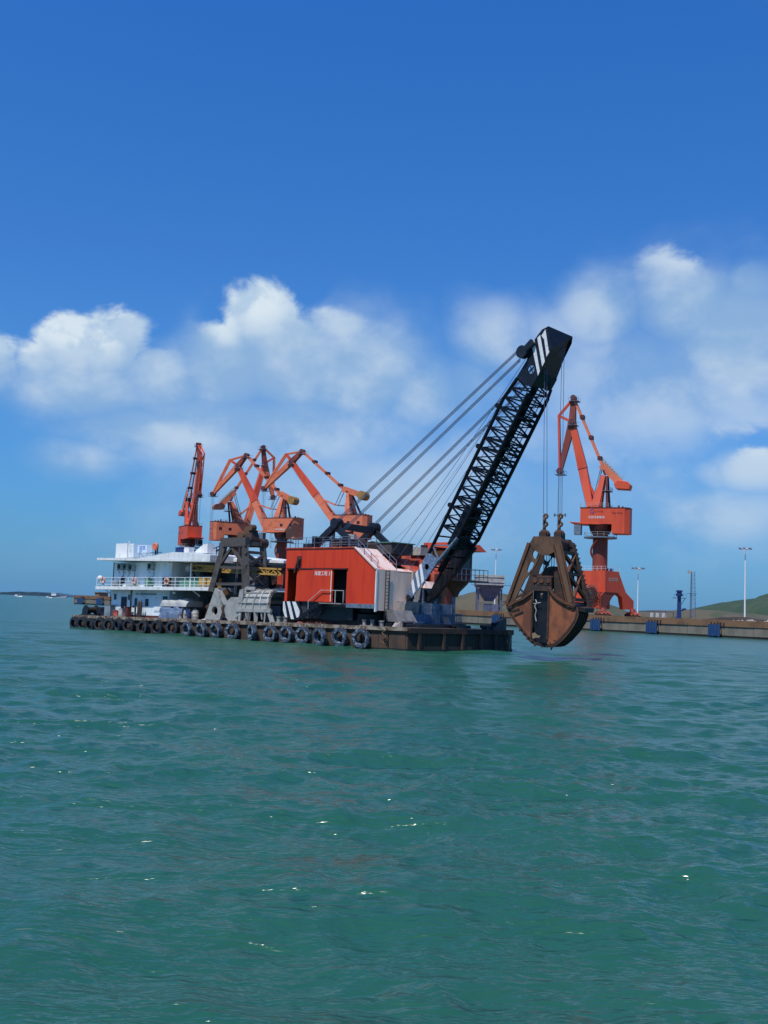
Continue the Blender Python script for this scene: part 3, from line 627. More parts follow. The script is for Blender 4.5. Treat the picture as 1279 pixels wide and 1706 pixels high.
    # which side faces the viewpoint
    cam_l = T.inverted() @ (QF.m.inverted() @ Vector((0, 0, 3.3))); sd = -1 if cam_l.y < 0 else 1
    U = Vector((1, 0, 0)) if sd < 0 else Vector((-1, 0, 0)); yo = sd * (w + .03)
    Tu = T
    if txt:
        zc = zb + .9 if not logo else zb + 1.6
        text_mb(txt, .68, (-.6 if not logo else .6, yo, zc), U, (0, 0, 1), .01, Tu).build('lettering', 'letter', mh)
    if logo:
        text_mb('G', 1.7, (1.7, yo, zb + 3.0), U, (0, 0, 1), .01, Tu).build('logo_letter', 'logoblue', mh)
        text_mb('GUANG', .62, (.1, yo, zb + 3.1), U, (0, 0, 1), .01, Tu).build('logo_lettering', 'logored', mh)
        text_mb('MQ 40-33', .6, (-b + 2.9, yo, zb + 2.7), U, (0, 0, 1), .01, Tu).build('number_lettering', 'maroon', mh)
    # tower (A shaped) and pivots
    piv = P['piv']; ft = P['foot']; cr = P['cross']; tp = P['ftop']; bk = P['fback']; tipp = P['ftip']; ti = P['tie']; cw = P['cw']
    X3 = lambda p, y=0: (p[0], y, p[1])
    for s in (-1, 1):
        mb().bar((1.2, s * 2.2, zt), (piv[0] + .3, s * .8, piv[1] - .3), 1.0, 2.2, .6, .9, side=(0, 1, 0)).build('tower_leg', col, rt)
        mb().bar((-1.8, s * 1.8, zt), (piv[0] - .5, s * .8, piv[1] - .5), .5, .6, .4, .5, side=(0, 1, 0)).build('tower_strut', 'maroon', rt)
    q = mb(); q.box(piv[0] - 1.6, piv[0] + .8, -1.8, 1.8, (zt + piv[1]) / 2, (zt + piv[1]) / 2 + .1)
    for i in range(6): q.bar((piv[0] - 1.6, -1.8 + i * .72, (zt + piv[1]) / 2), (piv[0] - 1.6, -1.8 + i * .72, (zt + piv[1]) / 2 + 1), .06)
    q.build('platform', 'bluegrey', rt)
    # boom: box girder that splits towards its foot
    midp = (ft[0] + (cr[0] - ft[0]) * .45, ft[1] + (cr[1] - ft[1]) * .45)
    mb().bar(X3(midp), X3(cr), 1.9, 2.3, 1.3, 1.4, side=(0, 1, 0)).build('boom', 'orange', rt)
    for s in (-1, 1):
        mb().bar((ft[0], s * 1.7, ft[1]), (midp[0], s * .35, midp[1]), 1.05, 1.5, .9, 2.2, side=(0, 1, 0)).build('boom_leg', col, rt)
    d = Vector((cr[0] - ft[0], 0, cr[1] - ft[1])).normalized(); nn_ = Vector((-d.z, 0, d.x))
    m = MB(T)
    off = -nn_ * 1.15
    for s in (-.4, .4): m.bar(Vector(X3(ft)) + off + Vector((0, s, 0)), Vector(X3(cr)) + off + Vector((0, s, 0)), .06)
    for i in range(24): p = Vector(X3(ft)).lerp(Vector(X3(cr)), i / 24) + off; m.bar(p + Vector((0, -.4, 0)), p + Vector((0, .4, 0)), .05)
    m.build('ladder', 'hopc', rt)
    # fly jib
    mb().bar(X3(cr), X3(tipp), 1.5, 1.9, 1.0, 1.1, side=(0, 1, 0)).build('fly_jib', 'orangerust' if not faded else 'orange2', rt)
    mb().bar(X3(cr), X3(tp), 1.6, 1.7, 1.1, 1.2, side=(0, 1, 0)).build('jib_tail', 'orangerust', rt)
    for s in (-.5, .5):
        mb().bar(X3(tp, s), X3(bk, s), .35, .4, side=(0, 1, 0)).build('jib_stay', col, rt)
        mb().bar(X3(bk, s), X3(tipp, s), .35, .5, side=(0, 1, 0)).build('jib_stay', col, rt)
        mb().bar(X3(bk, s), X3(cr, s), .35, .6, side=(0, 1, 0)).build('jib_strut', 'orange', rt)
    m = MB(T)
    for p, r_ in ((tp, .75), (cr, .7), (tipp, .8)): m.tube((p[0], -.9, p[1]), (p[0], .9, p[1]), r_, 14)
    m.build('sheave', 'maroon', rt)
    m = MB(T)
    for p, s in ((tp, 1.5), (cr, 1.4), (tipp, 1.5)):
        z = p[1] - .95; m.box(p[0] - s, p[0] + s * .7, -1.3, 1.3, z, z + .1)
        for i in range(5):
            for y in (-1.3, 1.3): m.bar((p[0] - s + i * s * .42, y, z), (p[0] - s + i * s * .42, y, z + 1.1), .05)
        for y in (-1.3, 1.3): m.bar((p[0] - s, y, z + 1.1), (p[0] + s * .7, y, z + 1.1), .05)
    m.build('sheave_platform', 'bluegrey', rt)
    # tie rods (ladder like pair with rungs)
    for s in (-.7, .7): mb().bar(X3(tp, s * .7), X3(ti, s), .36, .6, side=(0, 1, 0)).build('tie_rod', 'orange2', rt)
    m = MB(T); a = Vector(X3(tp)); b_ = Vector(X3(ti))
    for i in range(1, 26):
        p = a.lerp(b_, i / 26); hw = .55 + .1 * i / 26; m.bar(p - Vector((0, hw, 0)), p + Vector((0, hw, 0)), .09)
        if i % 8 == 0: m.box(p.x - .5, p.x + .5, -1.0, 1.0, p.z - .1, p.z + .8)
    tag(m.build('tie_rung', 'maroon', rt), kind='stuff')
    # rocker with counterweight
    for s in (-1, 1): mb().bar(X3(ti, s * .9), X3(cw, s * .9), .4, 1.9, .4, 1.7, side=(0, 1, 0)).build('rocker_arm', 'orange2', rt)
    if logo or cw[1] < piv[1] - 1.5:
        dd = Vector((cw[0] - ti[0], 0, cw[1] - ti[1])).normalized(); c = Vector(X3(cw)); m = mb(); m.prism([(c.x - 1.9, c.z - 1.1), (c.x + 1.4, c.z - .9), (c.x + 1.9, c.z + .3), (c.x + .9, c.z + 1.3), (c.x - 1.4, c.z + .9), (c.x - 2.2, c.z + .1)], 'y', -1.8, 1.8); m.build('counterweight', col, rt, bevel=.12)
        m = MB(T)
        for s in (-1.1, 1.1):
            for o_ in (.9, 1.5): m.bar(Vector(X3(ti, s)) + Vector((-.3, 0, o_)), Vector(X3(cw, s)) + Vector((0, 0, o_ + .6)), .12)
        for i in range(9):
            p_ = Vector(X3(ti)).lerp(Vector(X3(cw)), i / 9) + Vector((-.2, 0, 1.3)); m.bar(p_ - Vector((0, 1.1, 0)), p_ + Vector((0, 1.1, 0)), .1).bar(p_ + Vector((0, -1.1, -.8)), p_ + Vector((0, -1.1, .6)), .08)
        m.build('arm_walkway', 'hopc', rt)
    else:
        mb().tube(X3(cw, -1.7), X3(cw, 1.7), 1.45, 20).build('counterweight', 'yellowcw', rt)
    mb().bar(X3(piv, 0), X3((piv[0] * .6 + ti[0] * .4, piv[1] * .6 + ti[1] * .4)), 2.2, .5).build('pivot', 'maroon', rt)
    # luffing rod
    q_ = (ft[0] + (cr[0] - ft[0]) * .24, ft[1] + (cr[1] - ft[1]) * .24)
    fwd = (q_[0] - 3.2, q_[1] + .6)
    for s in (-.9, .9):
        mb().bar(X3(ti, s), (q_[0] * .55 + piv[0] * .45, s, zt + 3.4), .16, .2).build('luffing_rod', 'bluegrey', rt)
        mb().bar((q_[0] * .55 + piv[0] * .45, s, zt + 3.4), X3((ft[0] + (cr[0] - ft[0]) * .42, ft[1] + (cr[1] - ft[1]) * .42), s * .4), .3, .4).build('boom_brace', col, rt)
    m = MB(T); m.bar((q_[0] * .55 + piv[0] * .45, -.9, zt + 3.4), (1.0, -1.2, zt + 3.2), .25).bar((q_[0] * .55 + piv[0] * .45, .9, zt + 3.4), (1.0, 1.2, zt + 3.2), .25).build('brace_link', 'bluegrey', rt)
    # hoist ropes and hook
    dn = lower or 14.0
    m = MB(T)
    for s in (-.5, .5):
        for t in (-.25, .25): m.bar((tipp[0] + t, s, tipp[1]), (tipp[0] + t, s, dn), .05)
    m.build('hoist_rope', 'rope', rt)
    return rt
quay_crane(-49.5, 10, 158, dict(foot=(2.4, 30.6), cross=(7.7, 52.4), ftop=(7.5, 58.6), fback=(11.2, 54.2), ftip=(10.6, 39.8), tie=(-.1, 41.3), piv=(-.9, 38.9), cw=(-5.2, 36.0)),
           'big orange portal crane right of the black boom, jib raised steeply', 26.2, 30.2, (4.6, 7.4), '\u5317\u90e8\u6e7e\u6e2f\u96c6\u56e2', True, lower=16)
quay_crane(-148.7, 14, 152, dict(foot=(6.2, 30.1), cross=(25.0, 51.0), ftop=(20.9, 54.4), fback=(27.3, 53.7), ftip=(35.6, 42.2), tie=(4.3, 41.4), piv=(2.0, 40.2), cw=(-3.1, 39.1)),
           'orange portal crane rising behind the red machinery house roof, jib stretched left', 27.4, 32.7, (6.4, 5.8), '\u5317\u90e8\u6e7e\u6e2f\u96c6\u56e2', faded=True, lower=30)
quay_crane(-186.8, 14, 152, dict(foot=(5.6, 28.6), cross=(20.4, 52.3), ftop=(16.9, 56.1), fback=(24.1, 54.6), ftip=(31, 42.3), tie=(2.0, 42.1), piv=(-.2, 40.8), cw=(-3.9, 39.4)),
           'orange portal crane whose jib crosses its left neighbour, left of the red house', 28.2, 33.1, (6.4, 7.6), '\u5317\u90e8\u6e7e\u6e2f\u96c6\u56e2', faded=True, lower=22)
quay_crane(-215.4, 14, 28, dict(foot=(3.0, 28.6), cross=(10.0, 55.8), ftop=(9.0, 61.9), fback=(13.7, 58.4), ftip=(14.0, 43.4), tie=(-1.5, 43.9), piv=(-2.8, 40.6), cw=(-7.0, 38)),
           'orange portal crane behind the spare grab, jib leaning right', 27.9, 32.4, (3.4, 9.6), None, faded=True, lower=24)
quay_crane(-246.7, 14, -62, dict(foot=(1.5, 29.5), cross=(6.7, 56.6), ftop=(4.2, 64.2), fback=(10.5, 60.0), ftip=(8.6, 44.0), tie=(-4.0, 46.0), piv=(-5.2, 42.5), cw=(-9.5, 38)),
           'orange portal crane seen end on above the white deckhouse, leftmost crane', 27.2, 32.2, (5.5, 7.4), None, lower=24)

# ------------------------------------------------------------------ barge
DK = 1.84
def barge():
    rt = root('barge', BF, (-20, 8, 0), 'long rusty flat deck barge carrying the crane and deckhouse', 'barge')
    plan = [(-44.6, 0), (.35, 0), (2.35, 12.3), (-.3, 16), (-44.6, 16)]
    MB().prism(plan, 'z', -.9, DK - .12).build('hull', 'hull', rt)
    pin = [(-44.7, -.12), (.45, -.12), (2.47, 12.3), (-.2, 16.12), (-44.7, 16.12)]
    MB().prism(pin, 'z', DK - .12, DK).build('deck', 'deck', rt)
    # sheer strake along near side and the end
    MB().box(-44.7, .5, -.24, -.121, DK - .27, DK + .03).build('sheer_strake', 'coam', rt)
    e0, e1 = Vector((.35, 0, 0)), Vector((2.35, 12.3, 0)); ev = (e1 - e0).normalized(); en = Vector((ev.y, -ev.x, 0))
    MB().bar(e0 + en * .12 + Vector((0, 0, 1.62)), e1 + en * .12 + Vector((0, 0, 1.62)), .2, .42).build('sheer_strake', 'rustdark', rt)
    # plating and ribs
    x = -44.6
    while x < 0:
        w = 2.8; a = x + .02; b = min(x + w - .02, .33)
        MB().box(a, b, -.035 - random.random() * .012, .0, .12, DK - .5).build('hull_plate', 'hull', rt); x += w
    n = 6
    for i in range(n):
        a = e0 + ev * (12.4 / n * i + .05); b = e0 + ev * (12.4 / n * (i + 1) - .05)
        MB().bar(a.lerp(b, .5) + en * .02 + Vector((0, 0, .13)), a.lerp(b, .5) + en * .02 + Vector((0, 0, 1.42)), 12.4 / n - .08, .05, up=en).build('hull_plate', 'hullend', rt)
    for t in (1.2, 4.0, 6.2, 8.4, 10.2):
        a = e0 + ev * t + en * .12; barobj('rib', a + Vector((0, 0, .1)), a + Vector((0, 0, 1.45)), .18, .3, 'hull', rt)
    for xx in (-38, -32.4, -26.8, -21.2, -15.6, -10, -4.4, -1.6): barobj('rib', (xx, -.09, .1), (xx, -.09, 1.35), .2, .16, 'hull', rt)
    MB().box(-44.75, .42, -.07, -.036, -.9, .16).bar(e0 + en * .04 + Vector((0, 0, -.3)), e1 + en * .04 + Vector((0, 0, -.3)), .1, .95).build('waterline_band', 'hulldark', rt)
    # end cleats and fairleads on the right end
    for t, s in ((6.2, .55), (9.6, .45), (11.0, .95)):
        a = e0 + ev * t - en * .35
        m = MB(); m.bar(a + Vector((0, 0, DK)), a + Vector((0, 0, DK + s * .5)), .9, .5).bar(a - ev * .7 + Vector((0, 0, DK + s * .5)), a + ev * .7 + Vector((0, 0, DK + s * .5)), .3, .25)
        m.build('fairlead', 'dark', rt)
    a = e0 + ev * 11.4 - en * .3
    m = MB(); m.prism([(a.y - 1.6, DK), (a.y + .5, DK), (a.y + .5, DK + 1.0), (a.y + .1, DK + 1.0)], 'x', a.x - .3, a.x + .2); m.build('bracket', 'dark', rt)
    MB().bar(e1 - ev * .6 - en * .15 + Vector((0, 0, -.3)), e1 - ev * .5 + en * .05 + Vector((0, 0, 1.75)), .6, .6).build('corner_fender', 'hulldark', rt)
barge()
# tyres hung along the near side
tx = [-43.75, -42.4, -41.0, -39.4, -37.8, -36.3, -34.6, -32.3, -30.1, -27.85, -25.65, -23.65, -21.65, -19.4, -16.9, -14.55, -12.55, -10.6, -8.65, -6.35, -4.05]
def tyre(x, dia, pale, lab, tilt):
    z = .92 if dia < 1.5 else .84
    rt = root('tyre_fender', BF, (x, -.42, z), lab, 'tyre', 'tyres hung along the barge side')
    Rr = dia / 2; T = Matrix.Translation((x, -.50, z + random.uniform(-.07, .07))) @ Matrix.Rotation(tilt, 4, 'Z') @ Matrix.Rotation(R(random.uniform(-5, 9)), 4, 'X')
    prof = [(Rr * .60, -.17), (Rr * .64, -.215), (Rr * .82, -.23), (Rr * .955, -.19), (Rr, -.12), (Rr, .12), (Rr * .955, .19), (Rr * .82, .23), (Rr * .64, .215), (Rr * .60, .17), (Rr * .70, .12), (Rr * .70, -.12), (Rr * .60, -.17)]
    MB(T).lathe(prof, (0, 0, 0), 'y', 30).build('casing', 'tyrep' if pale else 'tyre', rt, True)
    m = MB(T)
    for i in range(30):
        for s in (-1, 1):
            t = 2 * PI * (i + .25 * (s + 1)) / 30; u = t + .10
            a, b, r0, r1 = t, u, Rr * .95, Rr * 1.035
            y0, y1 = (.02, .20) if s > 0 else (-.20, -.02)
            pts = [(r0 * math.cos(a), y0, r0 * math.sin(a)), (r0 * math.cos(b), y0, r0 * math.sin(b)), (r0 * math.cos(b), y1, r0 * math.sin(b)), (r0 * math.cos(a), y1, r0 * math.sin(a))]
            m.hexa(pts, [(p[0] * r1 / r0, p[1], p[2] * r1 / r0) for p in pts])
    m.build('tread', 'tyrep' if pale else 'tyre', rt)
    m = MB(); m.path([(x - .16, -.16, DK + .05), (x - .12, -.5, DK - .12), (x - .04, -.72, z + Rr * .8), (x, -.6, z + Rr * .55)], .035)
    m.build('rope', 'chain', rt); MB().path([(x + .22, -.16, DK + .05), (x + .1, -.55, z + Rr * .75)], .035).build('rope', 'chain', rt)
for i, x in enumerate(tx):
    k = len(tx) - 1 - i
    pale = i >= 8 and i not in (8, 9)
    lab = ('%s tyre from the right hung on the barge side, %s rubber' % (ords[k], 'pale patched' if pale else 'black')) if k < 14 else ('%s dark tyre from the left hung on the barge side' % ords[i])
    if k == 0: lab = 'rightmost tyre of the row hung along the barge side, the largest'
    if i == 0: lab = 'leftmost dark tyre at the far corner of the barge'
    tyre(x, 1.56 if i > 17 else 1.38 + .06 * random.random(), pale, lab, R(random.uniform(-20, 16)))
# bollards on the deck edge
def bollard(x, lab, y=.55):
    rt = root('bollard', BF, (x, y, DK), lab, 'bollard', 'twin bollards on the barge deck')
    MB().box(x - .7, x + .7, y - .3, y + .3, DK, DK + .08).build('base_plate', 'greyd', rt)
    for s in (-.42, .42): MB().tube((x + s, y, DK + .08), (x + s, y, DK + .5), .17, 12).tube((x + s, y, DK + .46), (x + s, y, DK + .54), .23, 12).build('post', 'greyd', rt, True)
bollard(-19.3, 'pale twin bollard in front of the silver spare grab'); bollard(-14.2, 'pale twin bollard left of the striped counterweight plate'); bollard(-4.2, 'pale twin bollard under the front of the red house')
bollard(-27.6, 'pale twin bollard right of the covered deck cargo')
single(MB().tube((-2.85, .6, DK), (-2.85, .6, DK + .42), .2, 12).tube((-2.85, .6, DK + .4), (-2.85, .6, DK + .5), .27, 12), 'mooring_post', 'greyd', BF, (-2.85, .6, DK), 'single pale mooring post left of the grey crane front', 'mooring post', smooth=True)

# ------------------------------------------------------------------ deckhouse
def deckhouse():
    rt = root('deckhouse', BF, (-33, 8, DK), 'two storey white deckhouse with overhanging roof and railed balcony', 'deckhouse')
    xl, xr = -41.0, -31.6; yw = 2.0; yb = 13.5; zs0, zs1 = 4.64, 4.98
    # lower wall, vertical panels with openings
    def wall_panels(x0, x1, z0, z1, y, n, mat, openings):
        w = (x1 - x0) / n
        for i in range(n):
            a, b = x0 + w * i, x0 + w * (i + 1); hs = []
            for (p, q, r, s) in openings:
                if p >= a - .01 and q <= b + .01: hs.append([(max(p, a + .05), r), (min(q, b - .05), r), (min(q, b - .05), s), (max(p, a + .05), s)])
            MB().plate([(a + .012, z0), (b - .012, z0), (b - .012, z1), (a + .012, z1)], hs, .06, (0, y - .002 * (i % 2), 0)).build('wall_panel', mat, rt)
    lop = [(-40.55, -40.15, 3.6, 4.2), (-39.25, -38.45, 1.98, 3.85), (-38.15, -37.85, 3.6, 4.15), (-37.05, -36.6, 3.0, 3.8), (-35.3, -34.75, 3.0, 3.75), (-32.5, -31.75, 3.3, 4.05)]
    wall_panels(xl, xr, DK, zs0, yw, 7, 'cabin', [])
    for k, (a, b, c, d) in enumerate(lop):
        if k == 1:
            fr = MB().box(a - .07, b + .07, yw - .07, yw - .03, c, d + .07).build('door', 'dark', rt); MB().box(b - .2, b - .12, yw - .13, yw - .071, 2.8, 2.9).build('handle', 'hopc', fr)
        else:
            fr = MB().box(a - .06, b + .06, yw - .075, yw - .03, c - .06, d + .06).build('window', 'cabin', rt); MB().box(a, b, yw - .09, yw - .076, c, d).build('pane', 'glass', fr)
    MB().box(-33.85, -32.65, yw - .09, yw - .03, 2.5, 4.05).build('vent_frame', 'cabin', rt)
    for i in range(4):
        for j in range(2): MB().box(-33.75 + j * .55, -33.28 + j * .55, yw - .11, yw - .091, 2.62 + i * .35, 2.9 + i * .35).build('vent_panel', 'white', rt)
    MB().box(-36.9, -33.6, yw - .12, yw - .03, 4.2, 4.28).build('cable_tray', 'dark', rt)
    MB().tube((-37.6, yw - .14, DK), (-37.6, yw - .14, zs0), .06, 8).build('drain_pipe', 'dark', rt)
    MB().tube((-41.1, yw - .1, DK), (-41.1, yw - .1, 4.6), .05, 8).build('drain_pipe', 'dark', rt)
    MB().box(xl, xr, yw + .03, yb, DK, zs0).build('lower_cabin', 'cabin', rt)
    MB().box(xl - .02, xr + .02, yw - .05, yw - .031, DK, DK + .22).build('kick_strip', 'maroon', rt)
    # lower open bay at the right, set back
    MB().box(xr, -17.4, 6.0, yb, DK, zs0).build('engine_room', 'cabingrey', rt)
    for x in (-30.2, -27.2, -24.2, -21.2):
        MB().box(x, x + 1.5, 5.94, 6.0, DK, 4.2).build('door', 'dark', rt)
    # balcony slab
    MB().prism([(-42.6, .98), (-24.3, .98), (-24.3, 4.0), (-17.3, 4.0), (-17.3, yb), (-42.6, yb)], 'z', zs0, zs1).build('balcony_slab', 'white', rt)
    for x in (-41, -36, -31.8, -27): barobj('bracket', (x, yw, 4.1), (x, 1.1, 4.62), .08, .1, 'cabin', rt)
    # upper cabin
    ux0, ux1, uy = -41.4, -31.9, 2.4; zr = 7.62
    wall_panels(ux0, ux1, zs1, 7.55, uy, 9, 'cabin', [])
    MB().box(ux0, ux1, uy + .03, yb - 1, zs1, 7.5).build('upper_cabin', 'cabin', rt)
    for (a, b, c, d) in ((-40.2, -39.4, 5.35, 6.0), (-35.75, -35.2, 5.35, 6.0), (-33.2, -32.6, 5.3, 6.0)):
        fr = MB().box(a - .06, b + .06, uy - .075, uy - .03, c - .06, d + .06).build('window', 'white', rt); MB().box(a, b, uy - .09, uy - .076, c, d).build('pane', 'glass', fr)
    MB().tube((ux1 + .08, uy - .08, zs1), (ux1 + .08, uy - .08, 7.55), .06, 8).build('drain_pipe', 'white', rt)
    MB().tube((ux0 - .08, uy - .02, zs1), (ux0 - .08, uy - .02, 7.6), .05, 8).build('drain_pipe', 'dark', rt)
    # set back bulkhead at the right of the upper deck
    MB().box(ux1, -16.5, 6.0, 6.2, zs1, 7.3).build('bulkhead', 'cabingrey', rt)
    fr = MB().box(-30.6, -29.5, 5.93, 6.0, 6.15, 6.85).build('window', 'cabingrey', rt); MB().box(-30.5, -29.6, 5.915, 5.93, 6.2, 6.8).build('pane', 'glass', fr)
    for x in (-28.5, -24.9): MB().box(x, x + .12, 1.9, 2.02, zs1, 7.4).build('roof_post', 'white', rt)
    # roof: thin slab with a low hipped crown over the middle
    zt0, zt1 = 7.78, 7.22
    def rz(x): return 7.76 + (x + 42.75) * (7.22 - 7.76) / 27.7
    a, b = -42.6, -15.0
    n_ = -24.6
    MB().hexa([(a, .98, rz(a)), (n_, .98, rz(n_)), (n_, yb + 1, rz(n_)), (a, yb + 1, rz(a))], [(a, .98, rz(a) + .24), (n_, .98, rz(n_) + .24), (n_, yb + 1, rz(n_) + .24), (a, yb + 1, rz(a) + .24)]).build('roof', 'white', rt)
    MB().hexa([(n_ + .003, 4.0, 7.58), (-17.7, 4.0, 7.38), (-17.7, yb + 1, 7.38), (n_ + .003, yb + 1, 7.58)], [(n_ + .003, 4.0, 7.86), (-17.7, 4.0, 7.62), (-17.7, yb + 1, 7.62), (n_ + .003, yb + 1, 7.86)]).build('roof', 'white', rt)
    pk = [(-35.6, .99, rz(-35.6) + .241), (-30.2, 1.0, 8.42), (-28.5, 1.0, 8.36), (-24.62, .99, 8.06), (-24.62, yb, 8.2), (-28.5, yb, 8.6), (-30.2, yb, 8.66), (-35.6, yb, rz(-35.6) + .25)]
    base = [(p[0], p[1], rz(p[0]) + .235) for p in pk]
    MB().add(pk + base, [(0, 1, 6, 7), (1, 2, 5, 6), (2, 3, 4, 5), (0, 8, 9, 1), (1, 9, 10, 2), (2, 10, 11, 3), (3, 11, 12, 4), (7, 15, 8, 0), (4, 12, 13, 5), (5, 13, 14, 6), (6, 14, 15, 7)]).build('roof_crown', 'white', rt)
    MB().hexa([(-24.6, 4.01, 7.85), (-17.8, 4.01, 7.62), (-17.8, yb, 7.63), (-24.6, yb, 7.85)], [(-24.6, 4.6, 8.12), (-17.8, 4.2, 7.66), (-17.8, yb, 7.7), (-24.6, yb, 8.2)]).build('roof_crown', 'white', rt)
    # balcony railing
    m = MB(); xs = [-42.5, -41.4, -39.93, -38.5, -37.1, -35.6, -34.06, -32.6, -31.1, -29.65, -28.2, -26.8, -25.5, -24.4]
    for x in xs: MB().bar((x, 1.05, zs1), (x, 1.05, 5.9), .055).build('rail_post', 'white', rt)
    for z in (5.9, 5.52, 5.18): MB().bar((-42.5, 1.05, z), (-24.35, 1.05, z), .045).build('hand_rail', 'white', rt)
    for z in (5.9, 5.52, 5.18): MB().bar((-42.5, 1.05, z), (-42.5, 8, z), .045).build('hand_rail', 'white', rt)
    # lamps under roof and slab
    for x, y, z in ((-31.2, 1.6, 7.5), (-30.4, 1.6, 4.5)): MB().lathe([(0, 0), (.16, 0), (.2, -.16), (0, -.2)], (x, y, z), n=10).build('lamp', 'white', rt)
deckhouse()
def ac(x, z, lab):
    y = 2.33; rt = root('air_conditioner', BF, (x, y, z), lab, 'air conditioner', 'air conditioners on the cabin wall')
    MB().box(x - .42, x + .42, y - .36, y, z - .3, z + .3).build('casing', 'ac', rt)
    MB().torus((x - .1, y - .37, z), .24, .02, 'y', 18, 5).tube((x - .1, y - .365, z), (x - .1, y - .361, z), .235, 18).build('fan', 'dark', rt)
    MB().bar((x - .35, y, z - .33), (x - .35, y - .42, z - .33), .04).bar((x + .35, y, z - .33), (x + .35, y - .42, z - .33), .04).bar((x - .35, y - .4, z - .33), (x - .35, y, z - .7), .03).build('bracket', 'dark', rt)
    MB().path([(x + .3, y - .05, z - .3), (x + .32, y - .05, z - .9), (x + .1, y - .05, z - 1.1)], .025).build('hose', 'dark', rt)
ac(-39.95, 7.1, 'leftmost air conditioner high on the upper cabin wall'); ac(-39.0, 7.08, 'second air conditioner from the left on upper cabin wall'); ac(-38.05, 7.0, 'third air conditioner from the left on upper cabin wall'); ac(-34.9, 7.1, 'air conditioner alone right of the cluster on upper cabin wall')
def lifering(x, z, lab):
    rt = root('life_ring', BF, (x, 1.0, z), lab, 'life ring', 'life rings on the balcony railing')
    MB().torus((x, .96, z), .29, .085, 'y', 20, 8).build('ring', 'lifering', rt, True)
    for k in range(4):
        t = PI / 4 + k * PI / 2; c = (x + .29 * math.cos(t), .96, z + .29 * math.sin(t)); MB().box(c[0] - .07, c[0] + .07, .86, 1.06, c[2] - .07, c[2] + .07).build('band', 'white', rt)
lifering(-41.3, 5.6, 'orange life ring on the balcony rail, leftmost'); lifering(-36.0, 5.55, 'orange life ring on the balcony rail, middle one'); lifering(-30.85, 5.5, 'orange life ring on the balcony rail, nearest the open bay')
single(MB().lathe([(0, .5), (.16, .46), (.27, .32), (.3, .12), (.24, 0), (0, 0)], (-42.1, 1.15, 5.62), n=14), 'antenna_dome', 'white', BF, (-42.1, 1.15, 5.6), 'white radome on the left corner of the balcony rail', 'radome', smooth=True)
def small_box(name, x, y, z, sx, sy, sz, mat, lab, cat, group=None, trim=None):
    trim = trim or mat; rt = root(name, BF, (x, y, z), lab, cat, group)
    MB().box(x - sx / 2, x + sx / 2, y - sy / 2, y + sy / 2, z, z + sz).build('casing', mat, rt, bevel=.03)
    MB().box(x - sx / 2 - .03, x + sx / 2 + .03, y - sy / 2 - .03, y + sy / 2 + .03, z + sz, z + sz + .05).build('lid', mat, rt)
    MB().box(x - sx * .32, x + sx * .32, y - sy / 2 - .02, y - sy / 2, z + sz * .2, z + sz * .75).build('front_panel', trim, rt)
    return rt
small_box('balcony_unit', -40.2, 1.9, 4.98, .9, .5, .6, 'cabingrey', 'dark grey unit on the balcony behind the left rail', 'machine unit')
small_box('balcony_unit', -34.9, 1.9, 4.98, .6, .5, .8, 'green', 'small green cabinet on the balcony between two life rings', 'cabinet')
small_box('balcony_unit', -32.0, 1.9, 4.98, .8, .5, .9, 'dark', 'dark cabinet on the balcony at the cabin corner', 'cabinet')
small_box('balcony_unit', -37.6, 1.9, 4.98, 1.4, .5, .25, 'ac', 'low pale trunk on the balcony left of the middle life ring', 'trunk')
small_box('generator', -28.6, 2.6, 4.98, 3.2, 1.2, .95, 'green', 'long green generator on the balcony right of the cabin', 'generator', trim='green')
small_box('generator', -26.2, 2.0, 4.98, 1.0, 1.0, .9, 'yellow', 'yellow compressor on the balcony, left of the twin yellow one', 'compressor')
small_box('generator', -25.0, 2.0, 4.98, 1.0, 1.0, .8, 'yellow', 'yellow compressor on the balcony, half hidden by the spare grab', 'compressor')
# cable winch drums on the open upper deck
def drum(x, y, z, r, ln, lab):
    rt = root('cable_winch', BF, (x, y, z - r), lab, 'winch', 'winches on the upper deck')
    MB().tube((x, y - ln / 2, z), (x, y + ln / 2, z), r * .72, 18).build('rope_coil', 'rustdark', rt)
    for s in (-1, 1):
        m = MB(); m.torus((x, y + s * ln / 2, z), r, .05, 'y', 22, 5)
        for k in range(8): t = PI * k / 4; m.bar((x, y + s * ln / 2, z), (x + r * math.cos(t), y + s * ln / 2, z + r * math.sin(t)), .07)
        m.build('flange', 'dark', rt)
    MB().box(x - r, x + r, y - ln / 2, y + ln / 2, z - r - .15, z - r).build('bed', 'dark', rt)
drum(-28.4, 4.6, 6.15, .8, 1.4, 'large dark cable winch behind the green generator'); drum(-19.4, 4.9, 6.0, .95, 1.3, 'large dark cable winch behind the spare grab, right side')
small_box('machine_cabinet', -22.6, 5.2, 4.98, 3.6, 1.6, 1.6, 'navy', 'wide navy machine block on upper deck behind the spare grab', 'machine block', trim='bluegrey')
small_box('machine_cabinet', -17.0, 3.2, DK, 2.0, 1.4, 2.0, 'dark', 'dark machine block on the deck just left of the red house', 'machine block', trim='bluegrey')
small_box('machine_cabinet', -18.3, 4.6, 4.98, .8, .8, 1.6, 'redroof', 'small red gearbox on the upper deck just left of the red house', 'gearbox')
